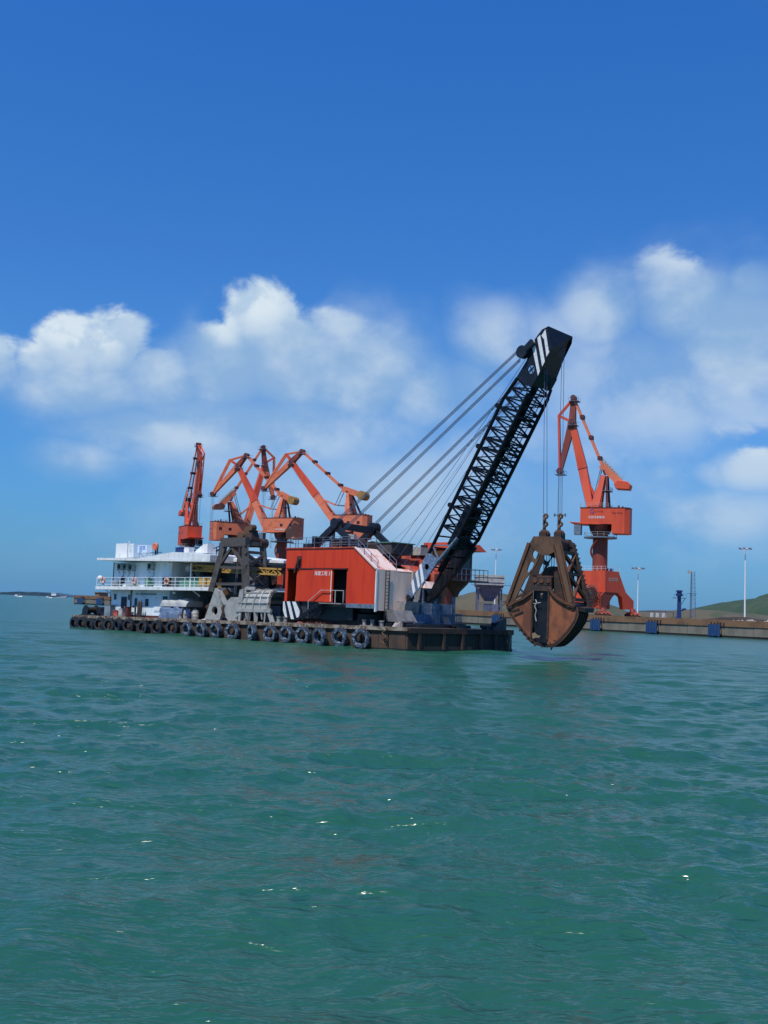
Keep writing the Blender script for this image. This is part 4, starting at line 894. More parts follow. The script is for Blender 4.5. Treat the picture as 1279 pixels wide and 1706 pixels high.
def yellow_boom():
    rt = root('telescopic_boom', BF, (-26, 3.2, 6.9), 'yellow latticed cargo boom lying level under the deckhouse roof', 'cargo boom')
    p, q = Vector((-29.6, 3.0, 6.95)), Vector((-17.2, 3.0, 6.5))
    for dy in (-.28, .28):
        for dz in (-.26, .26): MB().bar(p + Vector((0, dy, dz)), q + Vector((0, dy, dz)), .16).build('chord', 'yellow', rt)
    for i in range(16):
        a, b = p.lerp(q, i / 16), p.lerp(q, (i + 1) / 16); s = 1 if i % 2 else -1
        for dy in (-.28, .28): barobj('brace', a + Vector((0, dy, s * .24)), b + Vector((0, dy, -s * .24)), .08, .08, 'yellow', rt)
    MB().bar(p + Vector((2, 0, 0)), p + Vector((9.5, 0, -.25)), .5, .42).build('inner_section', 'yellow', rt)
    MB().tube(p + Vector((-.1, -.4, -.1)), p + Vector((-.1, .4, -.1)), .36, 14).build('head_sheave', 'hopc', rt)
    MB().bar((-29.4, 3.0, 6.7), (-29.1, 3.0, 6.1), .14).bar((-29.1, 3.0, 6.1), (-28.8, 3.0, 5.9), .25).build('hook', 'dark', rt)
    MB().bar((-27, 4.9, 6.8), (-21, 4.9, 6.5), .3).build('support_beam', 'navy', rt)
    MB().bar((-21.5, 4.0, 7.2), (-17.4, 4.0, 7.0), .22).bar((-17.6, 4.1, 7.3), (-17.6, 4.1, DK), .18).build('frame', 'dark', rt)
yellow_boom()
single(MB().bar((-26.6, 4.1, 8.1), (-26.6, 4.1, 9.5), .28).bar((-26.6, 4.1, 8.65), (-25.2, 4.1, 8.55), .2).bar((-27.0, 4.1, 8.15), (-26.2, 4.1, 8.1), .5, .15), 'roof_post', 'navy', BF, (-26.6, 4.1, 8.1), 'short navy post standing on the roof just left of the spare grab', 'post')
# roof things
def roof_box():
    rt = root('roof_tank', BF, (-38.8, 3.2, 7.95), 'large white box tank on the deckhouse roof', 'tank')
    a, b, y0, y1, z0, z1 = -40.8, -37.9, 2.0, 4.6, 8.0, 9.55
    MB().box(a, -38.85, y0, y1, z0, z1).build('casing', 'white', rt); MB().box(-38.83, b, y0 + .12, y1 - .1, z0, z1 - .05).build('casing', 'cabin', rt)
    for k in range(4): MB().box(-38.7 + k * .22, -38.62 + k * .22, y0 + .08, y0 + .12, z0 + .1, z1 - .15).build('stiffener', 'white', rt)
    MB().tube((-39.9, 3, z1), (-39.9, 3, z1 + .35), .05, 6).build('vent_pipe', 'white', rt)
    MB().box(a - .1, b + .1, y0 - .05, y1, 7.97, 8.02).build('foot', 'hopc', rt)
roof_box()
rt = root('name_sign', BF, (-35.85, 1.6, 8.0), 'white signboard with blue letters standing on the deckhouse roof', 'sign')
MB().box(-36.60, -35.00, 1.6, 1.66, 8.5, 9.25).build('board', 'signw', rt)
text_mb('\u8fce\u98ce', .52, (-35.80, 1.59, 8.92), (1, 0, 0), (0, 0, 1), .006).build('lettering', 'signb', rt); text_mb('0-2-9', .2, (-36.05, 1.59, 8.6), (1, 0, 0), (0, 0, 1), .006).build('lettering', 'signb', rt)
MB().bar((-36.35, 1.7, 8.5), (-36.15, 2.2, 8.0), .05).bar((-35.15, 1.7, 8.5), (-34.95, 2.2, 8.05), .05).bar((-36.35, 1.7, 8.5), (-36.35, 1.7, 8.0), .05).bar((-35.15, 1.7, 8.5), (-35.15, 1.7, 8.0), .05).build('leg', 'hopc', rt)
rt = root('searchlight', BF, (-34.00, 1.8, 8.1), 'round orange brown searchlight on the deckhouse roof right of the sign', 'searchlight')
MB().lathe([(0, -.12), (.32, -.15), (.4, 0), (.32, .2), (0, .3)], (-34.00, 1.8, 9.1), 'y', 16).build('lamp_head', 'orange2', rt, True)
MB().bar((-34.00, 1.9, 8.1), (-34.00, 1.9, 8.8), .12).bar((-35.00, 1.9, 8.45), (-33.00, 1.9, 8.5), .06).bar((-33.70, 1.9, 9.3), (-33.70, 1.9, 8.3), .1).build('stand', 'dark', rt)
small_box('roof_unit', -31.6, 3.4, 8.35, 1.3, .8, .65, 'navy', 'dark blue unit on the roof left of the leftmost crane base', 'roof unit')
small_box('roof_unit', -30.6, 3.4, 8.4, .8, .7, .6, 'white', 'small white unit on the roof beside the dark blue one', 'roof unit', trim='whited')
single(MB().prism([(-29.6, 8.5), (-27.6, 8.4), (-27.6, 9.35), (-28.2, 9.3)], 'y', 3.2, 4.4), 'roof_vent_cowl', 'white', BF, (-28.5, 3.8, 8.4), 'white wedge shaped vent cowl on the roof under the leftmost crane', 'vent cowl')
m = MB(); m.bar((-24.9, 2, 8.1), (-24.9, 2, 8.9), .06).bar((-25.3, 2, 8.75), (-24.5, 2, 8.95), .08).bar((-24.9, 2, 8.5), (-24.5, 2, 8.6), .16)
single(m, 'antenna', 'dark', BF, (-24.9, 2, 8.1), 'small dark antenna on the roof left of the spare grab', 'antenna')

# deck items
def winch():
    rt = root('anchor_winch', BF, (-44.0, 1.6, DK), 'black anchor winch on the far left end of the barge deck', 'winch')
    x0 = -43.9
    MB().box(x0 - .9, x0 + 1.2, .9, 2.4, DK, DK + .15).build('bed', 'dark', rt)
    for y in (1.0, 2.3): MB().tube((x0 - .2, y - .05, DK + .6), (x0 - .2, y + .05, DK + .6), .5, 18).build('flange', 'dark', rt)
    MB().tube((x0 - .2, 1.0, DK + .6), (x0 - .2, 2.3, DK + .6), .32, 16).build('drum', 'rustdark', rt)
    MB().box(x0 - 1.0, x0 - .65, 1.1, 2.0, DK, DK + .7).build('motor', 'dark', rt)
    MB().tube((x0 + 1.2, 1.6, DK + .55), (x0 + 1.2, 2.3, DK + .55), .4, 16).bar((x0 + 1.2, 1.6, DK + .8), (x0 + 1.9, 1.6, DK), .1).build('warping_head', 'dark', rt)
winch()
small_box('deck_locker', -41.8, 1.7, DK, .6, .5, .5, 'dark', 'small black locker on deck left of the deckhouse corner', 'locker')
small_box('deck_locker', -40.3, 1.3, DK, 1.0, .7, 1.15, 'cabingrey', 'dark grey locker against the left end of the deckhouse', 'locker')
small_box('deck_crate', -38.9, 1.2, DK, .7, .5, .55, 'redroof', 'red crate on deck by the deckhouse door', 'crate')
small_box('deck_crate', -38.2, 1.3, DK, .6, .5, .8, 'hopc', 'pale crate stacked beside the red crate on deck', 'crate')
small_box('deck_crate', -37.3, 1.4, DK, .4, .5, 1.0, 'maroon', 'dark red cabinet on deck right of the door', 'cabinet')
def cyl(x, lab, h=1.65):
    rt = root('gas_cylinder', BF, (x, 1.3, DK), lab, 'gas cylinder', 'gas cylinders by the deckhouse wall')
    MB().lathe([(0, 0), (.14, 0), (.14, h - .25), (.07, h - .1), (0, h - .1)], (x, 1.3, DK), n=12).build('tank', 'rustdark', rt, True)
    MB().tube((x, 1.3, DK + h - .12), (x, 1.3, DK + h + .04), .05, 8).build('valve', 'chain', rt)
cyl(-35.5, 'dark gas cylinder by the deckhouse wall, left of the pair'); cyl(-35.15, 'dark gas cylinder by the deckhouse wall, right of the pair', 1.75)
single(MB().path([(-36.3, 1.5, DK), (-36.3, 1.5, DK + 1.0), (-36.55, 1.5, DK + 1.15), (-36.7, 1.5, DK + 1.0)], .09, 8), 'vent_pipe', 'dark', BF, (-36.3, 1.5, DK), 'black gooseneck vent pipe in front of the deckhouse wall', 'vent pipe')
def cloth(name, x0, x1, y0, y1, z0, h, mat, lab, cat, seed, lean=0, sag=.2):
    r = random.Random(seed); n, k = 26, 14; vs, fs = [], []
    ph = [(r.uniform(1, 9), r.uniform(1, 9), r.uniform(0, 6), r.uniform(.02, .06)) for _ in range(9)]
    for i in range(n + 1):
        for j in range(k + 1):
            u, v = i / n, j / k
            # arch from the front ground edge over the top to the rear
            a = PI * v; y = (y0 + y1) / 2 - (y1 - y0) / 2 * math.copysign(abs(math.cos(a)) ** .55, math.cos(a)); z = z0 + h * (math.sin(a) ** .55) * (1 - sag * (2 * u - 1) ** 4)
            w = .6 * sum(amp * math.sin(p * u * 3 + q * v * 2.2 + s) for p, q, s, amp in ph); x = x0 + (x1 - x0) * u + w * .3 + lean * (z - z0)
            vs.append((x, y - w * .8, max(z0, z + w * .8 * math.sin(a))))
    for i in range(n):
        for j in range(k): q = i * (k + 1) + j; fs.append((q, q + k + 1, q + k + 2, q + 1))
    fs.append(tuple(range(k, -1, -1))); fs.append(tuple(n * (k + 1) + j for j in range(k + 1)))
    return single(MB().add(vs, fs), name, mat, BF, ((x0 + x1) / 2, (y0 + y1) / 2, z0), lab, cat, smooth=True)
rt = small_box('covered_crate', -29.9, 2.6, DK, 3.4, 1.5, 1.15, 'frame2', 'wide dark crate on deck under tarpaulins right of the deckhouse', 'crate', trim='frame2')
cloth('tarpaulin', -32.2, -28.2, 1.3, 3.5, DK + 1.2, .75, 'tarpg', 'pale grey tarpaulin draped on top of the covered deck crate', 'tarpaulin', 3, .25)
cloth('tarpaulin', -32.0, -28.6, 1.15, 3.0, DK + .55, .72, 'tarpb', 'slate blue tarpaulin in the middle of the covered deck cargo', 'tarpaulin', 5)
cloth('tarpaulin', -31.7, -28.8, .9, 2.4, DK, .85, 'tarpb', 'blue tarpaulin bundle lowest, lying on deck before the crate', 'tarpaulin', 8)
rt = root('lean_to_board', BF, (-28.2, 2.0, DK), 'pale sloping board leaning at the right of the tarpaulins', 'board')
MB().hexa([(-28.5, 1.4, DK), (-27.9, 1.4, DK), (-27.9, 2.6, DK), (-28.5, 2.6, DK)], [(-29.6, 1.5, DK + 1.9), (-29.3, 1.5, DK + 1.95), (-28.1, 2.6, DK + 1.0), (-28.6, 2.6, DK + 1.0)]).build('sheet', 'tarpg', rt)
def barrel(x, y, mat, lab):
    rt = root('barrel', BF, (x, y, DK), lab, 'barrel'); MB().lathe([(0, 0), (.29, 0), (.3, .28), (.31, .3), (.3, .32), (.3, .58), (.31, .6), (.3, .62), (.29, .88), (0, .88)], (x, y, DK), n=18).build('drum', mat, rt, True)
    MB().tube((x + .12, y, DK + .88), (x + .12, y, DK + .92), .05, 8).build('bung', 'hopc', rt)
barrel(-27.6, 1.2, 'navy', 'blue oil barrel on deck left of the spare grab'); barrel(-26.9, 1.5, 'hopc', 'pale barrel beside the blue oil barrel on deck')
small_box('deck_crate', -17.9, 3.4, DK + .9, 1.0, .8, .45, 'box', 'timber crate right of the silver grab bucket, topmost', 'crate', trim='box')
small_box('deck_crate', -17.8, 3.3, DK, 1.2, .9, .85, 'hopc', 'pale crate under the timber crate right of the silver grab', 'crate', trim='hopc')
small_box('deck_pump', -16.4, 2.2, DK, .9, .7, .55, 'green', 'small green pump on deck left of the striped plate', 'pump')
m = MB(); r = random.Random(2); p = Vector((-12.3, .5, DK + .04)); pts = [p.copy()]
for i in range(40): p = p + Vector((.11, r.uniform(-.14, .14), 0)); p.z = DK + .05 + r.uniform(0, .12); pts.append(p.copy())
m.path([tuple(q) for q in pts], .035, 5); single(m, 'rope_heap', 'redroof', BF, (-10, .5, DK), 'tangled red rope lying on the deck edge before the crane', 'rope')
m = MB(); r = random.Random(5); p = Vector((-1.7, -.2, DK + .05)); pts = [p.copy()]
for i in range(16): pts.append(Vector((-1.7 + .25 * math.sin(i * .9), -.28 - .02 * i, DK - .09 * i)))
m.path([tuple(q) for q in pts], .05, 5); single(m, 'chain_loop', 'chain', BF, (-1.7, -.2, DK), 'rusty chain hanging down hull right of the last tyre', 'chain')
m = MB().hexa([(-25.2, .7, DK), (-23.4, .7, DK), (-23.4, 1.5, DK), (-25.2, 1.5, DK)], [(-24.9, .8, DK + .1), (-23.9, .75, DK + .18), (-23.6, 1.4, DK + .12), (-25.0, 1.4, DK + .05)])
single(m, 'steel_sheet', 'whited', BF, (-24.3, 1.1, DK), 'bent white sheet lying on deck below the spare grab', 'sheet')

# ------------------------------------------------------------------ spare grab standing on deck
GB = Frame((0, 0, 0), (1, 0, 0), (0, 1, 0), (0, 0, 1)); GB.m = BF.m @ Matrix.Translation((3.47, -1.3, -.02))
def spare_grab():
    rt = root('spare_grab', GB, (-23, 4, DK), 'grey spare clamshell grab standing open on the barge deck', 'grab')
    y0, y1 = 2.2, 4.9
    zT = 9.15
    corners = {'a': ((-27.5, y0, 4.6), (-26.45, y0 + .4, zT)), 'b': ((-22.85, y0, 4.6), (-23.65, y0 + .4, zT)), 'c': ((-26.9, y1, 4.6), (-26.2, y1 - .3, zT)), 'd': ((-22.85, y1, 4.6), (-23.35, y1 - .3, zT - .1))}
    for k, (p, q) in corners.items(): MB().bar(p, q, .62, .55, .5, .5).build('leg', 'frame2', rt)
    MB().bar((-26.75, y0 + .4, zT + .1), (-23.3, y0 + .4, zT + .1), .6, .85).build('top_beam', 'frame2', rt)
    MB().bar((-26.4, y1 - .3, zT + .1), (-23.1, y1 - .3, zT), .6, .6).bar((-23.6, y0 + .4, zT), (-23.35, y1 - .3, zT), .4, .4).build('top_beam', 'frame2', rt)
    MB().tube((-23.4, y1 - .7, zT + .1), (-23.3, y1 + .1, zT + .1), .45, 14).build('sheave', 'rustdark', rt)
    MB().hexa([(-24.9, 3, zT + .3), (-23.3, 3, zT + .3), (-23.3, 4.2, zT + .3), (-24.9, 4.2, zT + .3)], [(-24.4, 3.3, zT + 1.2), (-23.5, 3.3, zT + 1.3), (-23.5, 4, zT + 1.3), (-24.4, 4, zT + 1.2)]).build('head_block', 'rustdark', rt)
    MB().tube((-24.1, 3.2, zT + 1.2), (-24.1, 3.9, zT + 1.2), .45, 14).tube((-23.6, 3.1, zT + 1.5), (-23.6, 3.7, zT + 1.5), .3, 12).tube((-24.6, 2.8, zT + .7), (-24.6, 3.3, zT + .7), .4, 12).build('head_sheave', 'rustbrown', rt)
    br = [((-23.4, y0 + .2, 8.3), (-23.25, y1 - .3, 8.3)), ((-23.1, y0, 6.75), (-23.05, y1, 6.75)), ((-22.9, y0, 5.0), (-22.85, y1, 5.0)), ((-22.9, y0, 5.1), (-23.05, y1, 6.6)), ((-23.1, y0, 6.6), (-22.9, y1, 5.1)),
          ((-23.1, y0, 6.9), (-23.2, y1, 8.2)), ((-23.3, y0 + .1, 8.2), (-23.1, y1, 6.9)), ((-27.3, y0 + .1, 5.3), (-23.0, y0 + .1, 5.3)), ((-26.9, y0 + .2, 6.9), (-25.4, y0 + .3, 8.7)), ((-25.2, y0 + .3, 8.7), (-23.4, y0 + .2, 6.9)), ((-26.9, y0 + .2, 6.9), (-23.2, y0 + .2, 6.8))]
    for p, q in br: barobj('brace', p, q, .26, .26, 'frame2', rt)
    # left shell plate with hole, standing on deck
    MB().plate([(-28.0, DK + .1), (-27.5, 3.0), (-26.7, 4.9), (-26.2, 4.6), (-25.9, 3.4), (-25.6, 2.6), (-25.9, DK + .05)], [circ((-26.6, 2.75), .42, 18)], .3, (0, 2.0, 0)).build('shell_side', 'silver', rt)
    MB().bar((-27.9, 2.0, 2.9), (-26.7, 3.6, 4.8), .3, .5).bar((-28.2, 2.6, DK + .3), (-27.6, 2.6, 3.4), .5, .6).build('shell_rib', 'rustbrown', rt)
    MB().bar((-26.4, 2.2, 4.6), (-25.3, 2.2, 3.2), .3, .35).build('hinge_arm', 'silver', rt)
    MB().prism(circ((-23.95, 2.9), 1.22, 10), 'y', 1.75, 2.1).build('shell_cheek', 'silver', rt)
    MB().tube((-25.2, 1.9, 2.75), (-25.2, 2.4, 2.75), .62, 16).tube((-25.2, 1.8, 2.75), (-25.2, 1.9, 2.75), .3, 12).build('hinge_hub', 'rustdark', rt)
    # right bucket, curved back facing the viewer, ribbed in a net pattern
    n = 9; arc = []
    for i in range(n + 1):
        t = R(8 + 82 * i / n); arc.append((2.5 - 1.5 * math.sin(t) * 1.0, DK + 1.1 + 1.95 * math.cos(PI / 2 - t)))
    xa, xb = -23.1, -19.0
    prof = [(1.5, DK + 1.1), (1.53, DK + 1.7), (1.7, DK + 2.25), (2.0, DK + 2.65), (2.45, DK + 2.9), (3.0, DK + 3.0)]
    vs, fs = [], []
    for k, (y, z) in enumerate(prof):
        ins = .12 * k * .5
        vs += [(xa + ins, y, z), (xb - ins * 1.6, y, z)]
    for k in range(len(prof) - 1): fs.append((2 * k, 2 * k + 1, 2 * k + 3, 2 * k + 2))
    m = MB().add(vs, fs); m.add([(v[0], v[1] + .14, v[2] - .1) for v in vs], [tuple(reversed(f)) for f in fs]); m.build('bucket_shell', 'silver', rt)
    for x in (-23.1, -22.1, -21.1, -20.1, -19.15):
        pp = [(x + .06 * (1 if x < -21 else -1.4) * k, y - .05, z + .03) for k, (y, z) in enumerate(prof)]
        m = MB()
        for a, b in zip(pp[:-1], pp[1:]): m.bar(a, b, .09, .1)
        m.build('shell_rib', 'silver', rt)
    for k in (1, 2, 3): y, z = prof[k]; MB().bar((xa + .06 * k, y - .05, z + .03), (xb - .1 * k, y - .05, z + .03), .1, .08).build('shell_rib', 'silver', rt)
    MB().bar((xa - .1, 1.48, DK + 1.05), (xb + .3, 1.48, DK + 1.05), .25, .3).build('lip', 'silver', rt)
    for i, (o_, w_) in enumerate(((0, .34), (.1, .2), (-.12, .3), (.05, .42), (.1, .16), (-.05, .3))): x = -22.7 + i * .66 + o_; MB().bar((x, 1.5, DK + 1.0), (x + o_, 1.42 + abs(o_), DK + (.25 if w_ < .25 else 0)), w_, .14, w_ * .7, .1).build('tooth', 'silver', rt)
    MB().bar((-19.2, 1.6, DK + 1.2), (-18.5, 1.5, DK), .3, .3).build('hinge_arm', 'silver', rt)
    MB().plate([(-23.4, DK + .2), (-22.9, DK + 2.9), (-22.4, DK + 3.0), (-22.6, DK + .8)], [], .15, (0, 1.55, 0)).build('shell_side', 'silver', rt)
    MB().bar((-23.3, 1.6, 2.8), (-22.6, 2.0, 4.9), .2, .3).bar((-22.6, 2.0, 4.9), (-21.8, 2.4, 4.9), .3).build('hinge_arm', 'silver', rt)
    MB().box(-25.6, -22.6, 3.0, 4.4, DK + .02, DK + 1.6).build('inner_block', 'rustdark', rt)
    for x in (-25.3, -25.1): MB().tube((x, 3.0, 4.0), (x, 3.4, zT), .03, 6).build('rope', 'rope', rt)
spare_grab()

# ------------------------------------------------------------------ floating crane
def crane():
    CY = 1.28
    rt = root('floating_crane', SF, (-5.5, CY, DK), 'red floating crane with long black lattice boom on the barge', 'crane')
    Z0 = 1.93
    # foundation and turntable, their black holding the shade under the overhanging house
    MB().box(-11.5, .9, -2.6, 5.6, 1.78, 2.15).build('foundation', 'black', rt)
    MB().box(.9, 2.6, -1.0, 5.4, 1.75, 2.12).build('foundation', 'dark', rt)
    MB().lathe([(4.6, 2.1), (4.6, 2.75), (4.1, 2.9), (4.1, 3.25)], (-5.5, CY, 0), n=40).build('turntable', 'black', rt, True)
    for i in range(10):
        t = 2 * PI * i / 10; MB().tube((-5.5 + 4.45 * math.cos(t), CY + 4.45 * math.sin(t), 2.8), (-5.5 + 4.9 * math.cos(t), CY + 4.9 * math.sin(t), 2.8), .22, 10).build('roller', 'dark', rt)
    MB().box(-11.35, -.1, -3.6, 6.2, 3.22, 3.62).build('floor_frame', 'black', rt)
    MB().box(-3.4, 0.02, -3.76, -3.6, 3.25, 3.6).build('skirt', 'bluegrey', rt)
    MB().box(-8.8, -3.0, -3.3, -2.9, 2.2, 3.25).build('lower_frame', 'black', rt)
    # left machinery house, near side wall with two openings
    x0, x1, zc, zt, xch = -11.45, .05, 6.48, 8.28, -2.54
    y0, y1 = -3.74, -1.2
    sill, lint = 3.72, 6.42
    hs = []
    outer = [(x0, 3.6), (-11.12, 3.6), (-11.12, lint), (-9.88, lint), (-9.88, 3.6), (-5.14, 3.6), (-5.14, lint), (-3.44, lint), (-3.44, 3.6), (x1, 3.6), (x1, zc), (xch, zt), (x0, zt)]
    MB().plate(outer, [], .08, (0, y0 + .04, 0)).build('side_wall', 'red', rt)
    for a, b, dy in ((-9.86, -8.62, -.05), (-8.6, -7.66, -.06), (-7.62, -5.18, -.085)):
        dr_ = MB().box(a, b, y0 + dy, y0 - .003, 3.66, lint + .02).build('sliding_door', 'red', rt)
        if b > -5.5:
            text_mb('\u6d77\u5efa\u5de5\u7a0b', .42, (-6.62, y0 + dy - .006, 6.06), (1, 0, 0), (0, 0, 1), .004).build('lettering', 'letter', dr_)
            text_mb('3', .45, (-5.52, y0 + dy - .006, 6.06), (1, 0, 0), (0, 0, 1), .004).build('lettering', 'letter', dr_)
            MB().box(-5.3, -5.2, y0 + dy - .03, y0 + dy, 3.7, 6.3).build('edge_strip', 'greyp', dr_)
    MB().bar((-11.2, y0 - .06, 6.5), (-3.3, y0 - .06, 6.5), .1, .1).build('door_rail', 'maroon', rt)
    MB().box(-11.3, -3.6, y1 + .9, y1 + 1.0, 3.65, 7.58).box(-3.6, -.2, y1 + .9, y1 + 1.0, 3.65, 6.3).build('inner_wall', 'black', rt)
    # things seen inside the left doorway
    MB().tube((-10.6, y0 + 1.0, 4.5), (-10.6, y0 + 1.9, 4.5), .45, 14).box(-10.9, -10.2, y0 + .8, y0 + 1.5, 3.62, 4.1).build('engine', 'yellowcw', rt)
    MB().tube((-4.3, y0 + .8, 4.3), (-4.3, y0 + 1.8, 4.3), .5, 14).build('winch_drum', 'dark', rt)
    # roof, chamfer, front and rear walls of the left house
    MB().box(x0, xch, y0 + .005, y1, zt - .12, zt - .001).build('roof', 'redroof', rt)
    for (p, q, mat) in (((xch, zt), (x1, zc), 'pink'),):
        MB().add([(p[0], y0 + .01, p[1] - .001), (q[0], y0 + .01, q[1] - .001), (q[0], y1, q[1]), (p[0], y1, p[1]), (p[0], y0 + .01, p[1] - .12), (q[0] - .08, y0 + .01, q[1] - .12), (q[0] - .08, y1, q[1] - .12), (p[0], y1, p[1] - .12)],
                 [(0, 1, 2, 3), (4, 7, 6, 5), (0, 4, 5, 1), (3, 2, 6, 7), (0, 3, 7, 4), (1, 5, 6, 2)]).build('sloping_roof', mat, rt)
    MB().box(x1 - .08, x1 + .02, y0 + .0, .62, 3.1, zc - .04).build('front_wall', 'greyp', rt)
    for xs_ in (-2.9, -1.5): MB().box(xs_, xs_ + .03, y0 - .012, y0 - .001, 3.7, 6.4).build('panel_seam', 'red', rt)
    for xs_ in (-10.2, -8.9, -7.6, -6.3, -5.0, -3.7): MB().box(xs_, xs_ + .03, y0 - .012, y0 - .001, 6.6, 8.2).build('panel_seam', 'red', rt)
    MB().box(x1 - .06, x1 + .06, y0 - .01, y0 + .16, 3.0, zc).build('corner_post', 'white', rt)
    MB().box(x0 - .06, x0 + .06, y0 + .09, 6.2, 3.6, zt - .12).build('rear_wall', 'red', rt)
    MB().bar((x0 - .05, y0 - .03, zt + .02), (xch, y0 - .03, zt + .02), .1, .1).build('eaves_trim', 'redroof', rt)
    MB().bar((xch, y0 - .03, zt + .01), (x1, y0 - .03, zc + .02), .14, .12).build('eaves_trim', 'pink', rt)
    # centre roof with rope opening
    MB().box(-11.4, -3.4, y1 + .01, 3.75, 7.6, 7.75).build('roof', 'redroof', rt)
    cx = [(-3.4, 7.75), (-2.3, 7.15), (-.9, 6.45), (x1, 6.46)]
    def slab(p, q, ya, yb_, mat, name='sloping_roof', t=.1):
        MB().add([(p[0], ya, p[1]), (q[0], ya, q[1]), (q[0], yb_, q[1]), (p[0], yb_, p[1]), (p[0], ya, p[1] - t), (q[0], ya, q[1] - t), (q[0], yb_, q[1] - t), (p[0], yb_, p[1] - t)],
                 [(0, 1, 2, 3), (4, 7, 6, 5), (0, 4, 5, 1), (3, 2, 6, 7), (0, 3, 7, 4), (1, 5, 6, 2)]).build(name, mat, rt)
    slab(cx[0], cx[1], y1 + .01, 3.75, 'redroof'); slab((-.75, 6.5), (x1 + .02, 6.44), y1 + .01, .62, 'pink', t=.14)
    slab(cx[1], (-.75, 6.44), 1.5, 3.75, 'redroof'); slab((-1.3, 6.72), (-.75, 6.48), y1 + .01, 1.49, 'pink')
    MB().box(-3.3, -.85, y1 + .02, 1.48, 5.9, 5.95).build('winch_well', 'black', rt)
    # right house
    ry0, ry1 = 3.76, 6.3
    MB().prism([(x0, 3.6), (x1 - .4, 3.6), (x1 - .4, zc), (xch, zt - .15), (x0, zt - .15)], 'y', ry0, ry1).build('side_house', 'redroof', rt)
    # front: cab box and lower frames
    cb = MB().box(-.5, .12, 1.9, 3.75, 3.9, 5.15).build('front_cab', 'bluegrey', rt)
    MB().hexa([(-.5, 1.85, 5.16), (.3, 1.85, 5.16), (.3, 3.8, 5.16), (-.5, 3.8, 5.16)], [(-.5, 2.3, 5.75), (-.1, 2.3, 5.75), (-.1, 3.5, 5.75), (-.5, 3.5, 5.75)]).build('roof', 'pink', cb)
    MB().box(.121, .14, 2.05, 3.6, 4.05, 5.0).build('pane', 'glass', cb)
    MB().plate([(.5, 6.5), (1.9, 6.5), (1.3, 3.95), (.5, 3.95)], [], .1, (.06, 0, 0), (0, 1, 0)).build('front_wall', 'greyp', rt)
    MB().plate([(3.8, 6.0), (4.9, 6.0), (4.7, 3.9), (3.9, 3.9)], [], .1, (.06, 0, 0), (0, 1, 0)).build('front_wall', 'rustbrown', rt)
    MB().box(-.2, .6, -.3, 5.6, 2.95, 3.88).build('front_beam', 'bluegrey', rt)
    for y in (-.2, 1.1, 2.4, 3.7, 5.0): MB().box(.61, .68, y, y + .1, 2.97, 3.86).build('stiffener', 'bluegrey', rt)
    MB().box(.2, .9, -.6, 3.3, 2.16, 2.93).build('front_beam', 'plateblue', rt)
    m = MB()
    for i in range(26): y = 1.7 + i * .15; m.bar((1.5, y, 2.1), (1.5, y, 3.05), .045)
    m.bar((1.5, 1.6, 3.05), (1.5, 5.5, 3.05), .06).bar((1.5, 1.6, 2.2), (1.5, 5.5, 2.2), .06).build('bar_fence', 'bluegrey', rt)
    # grey lower box and bracket over the deck edge
    MB().hexa([(.05, -2.3, 2.25), (1.3, -2.3, 2.25), (1.3, .05, 2.25), (.05, .05, 2.25)], [(.05, -2.55, 3.2), (1.0, -2.55, 3.2), (1.0, -.4, 3.2), (.05, -.4, 3.2)]).build('lower_box', 'greyd', rt)
    MB().hexa([(.1, -1.2, 3.0), (.9, -1.2, 3.0), (.9, .5, 3.0), (.1, .5, 3.0)], [(.1, -1.2, 3.95), (1.1, -1.2, 3.95), (1.1, .5, 3.95), (.1, .5, 3.95)]).build('boom_seat', 'greyd', rt)
    # bracket frame (rope fairlead) at the deck edge
    for y in (-2.0, -.6): MB().bar((1.5, y, 1.55), (1.5, y, 2.3), .12).build('fairlead_post', 'greyd', rt)
    MB().bar((1.5, -2.1, 1.55), (1.5, -.5, 1.55), .14, .16).bar((1.5, -2.1, 2.3), (1.5, -.5, 2.3), .12, .12).build('fairlead_frame', 'greyd', rt)
    MB().tube((1.45, -1.6, 1.9), (1.45, -1.0, 1.9), .26, 12).build('fairlead_roller', 'dark', rt)
    MB().hexa([(1.0, -3.1, 1.4), (1.5, -2.3, 1.1), (1.5, -2.2, 1.2), (1.0, -3.0, 1.5)], [(1.0, -2.3, 2.2), (1.5, -2.1, 2.3), (1.5, -2.0, 2.3), (1.0, -2.2, 2.25)]).build('gusset', 'greyd', rt)
    MB().path([(1.6, -1.3, 1.9), (2.0, -1.35, .8), (2.25, -1.4, -.3)], .045).build('mooring_line', 'ropel', rt)
    # ladder on the front, stair and rail at the side
    m = MB(); lx = x1 + .14
    for y in (-2.75, -2.3): m.bar((lx, y, 2.3), (lx, y, 6.4), .05)
    for i in range(15): z = 2.4 + i * .28; m.bar((lx, -2.75, z), (lx, -2.3, z), .04)
    m.build('ladder', 'dark', rt)
    m = MB(); y = y0 - .25
    m.bar((-3.5, y, 4.65), (-6.3, y, 4.65), .05).bar((-6.3, y, 4.65), (-8.0, y, 3.6), .05).bar((-3.5, y, 3.65), (-3.5, y, 4.65), .05).bar((-4.5, y, 3.6), (-4.5, y, 4.65), .06).bar((-7.9, y, 3.6), (-7.9, y, 2.2), .05)
    m.build('handrail', 'hopc', rt)
    MB().box(-6.3, -3.45, y0 - .5, y0 - .02, 3.5, 3.58).build('landing', 'greyd', rt)
    m = MB()
    for d in (0, .45): m.bar((-6.3, y0 - .5 + d, 3.55), (-8.9, y0 - .5 + d, 2.1), .08, .2)
    for i in range(7): t = i / 7; m.box(-6.3 - 2.6 * t - .15, -6.3 - 2.6 * t + .1, y0 - .5, y0 - .05, 3.5 - 1.45 * t, 3.54 - 1.45 * t)
    m.build('stair', 'black', rt)
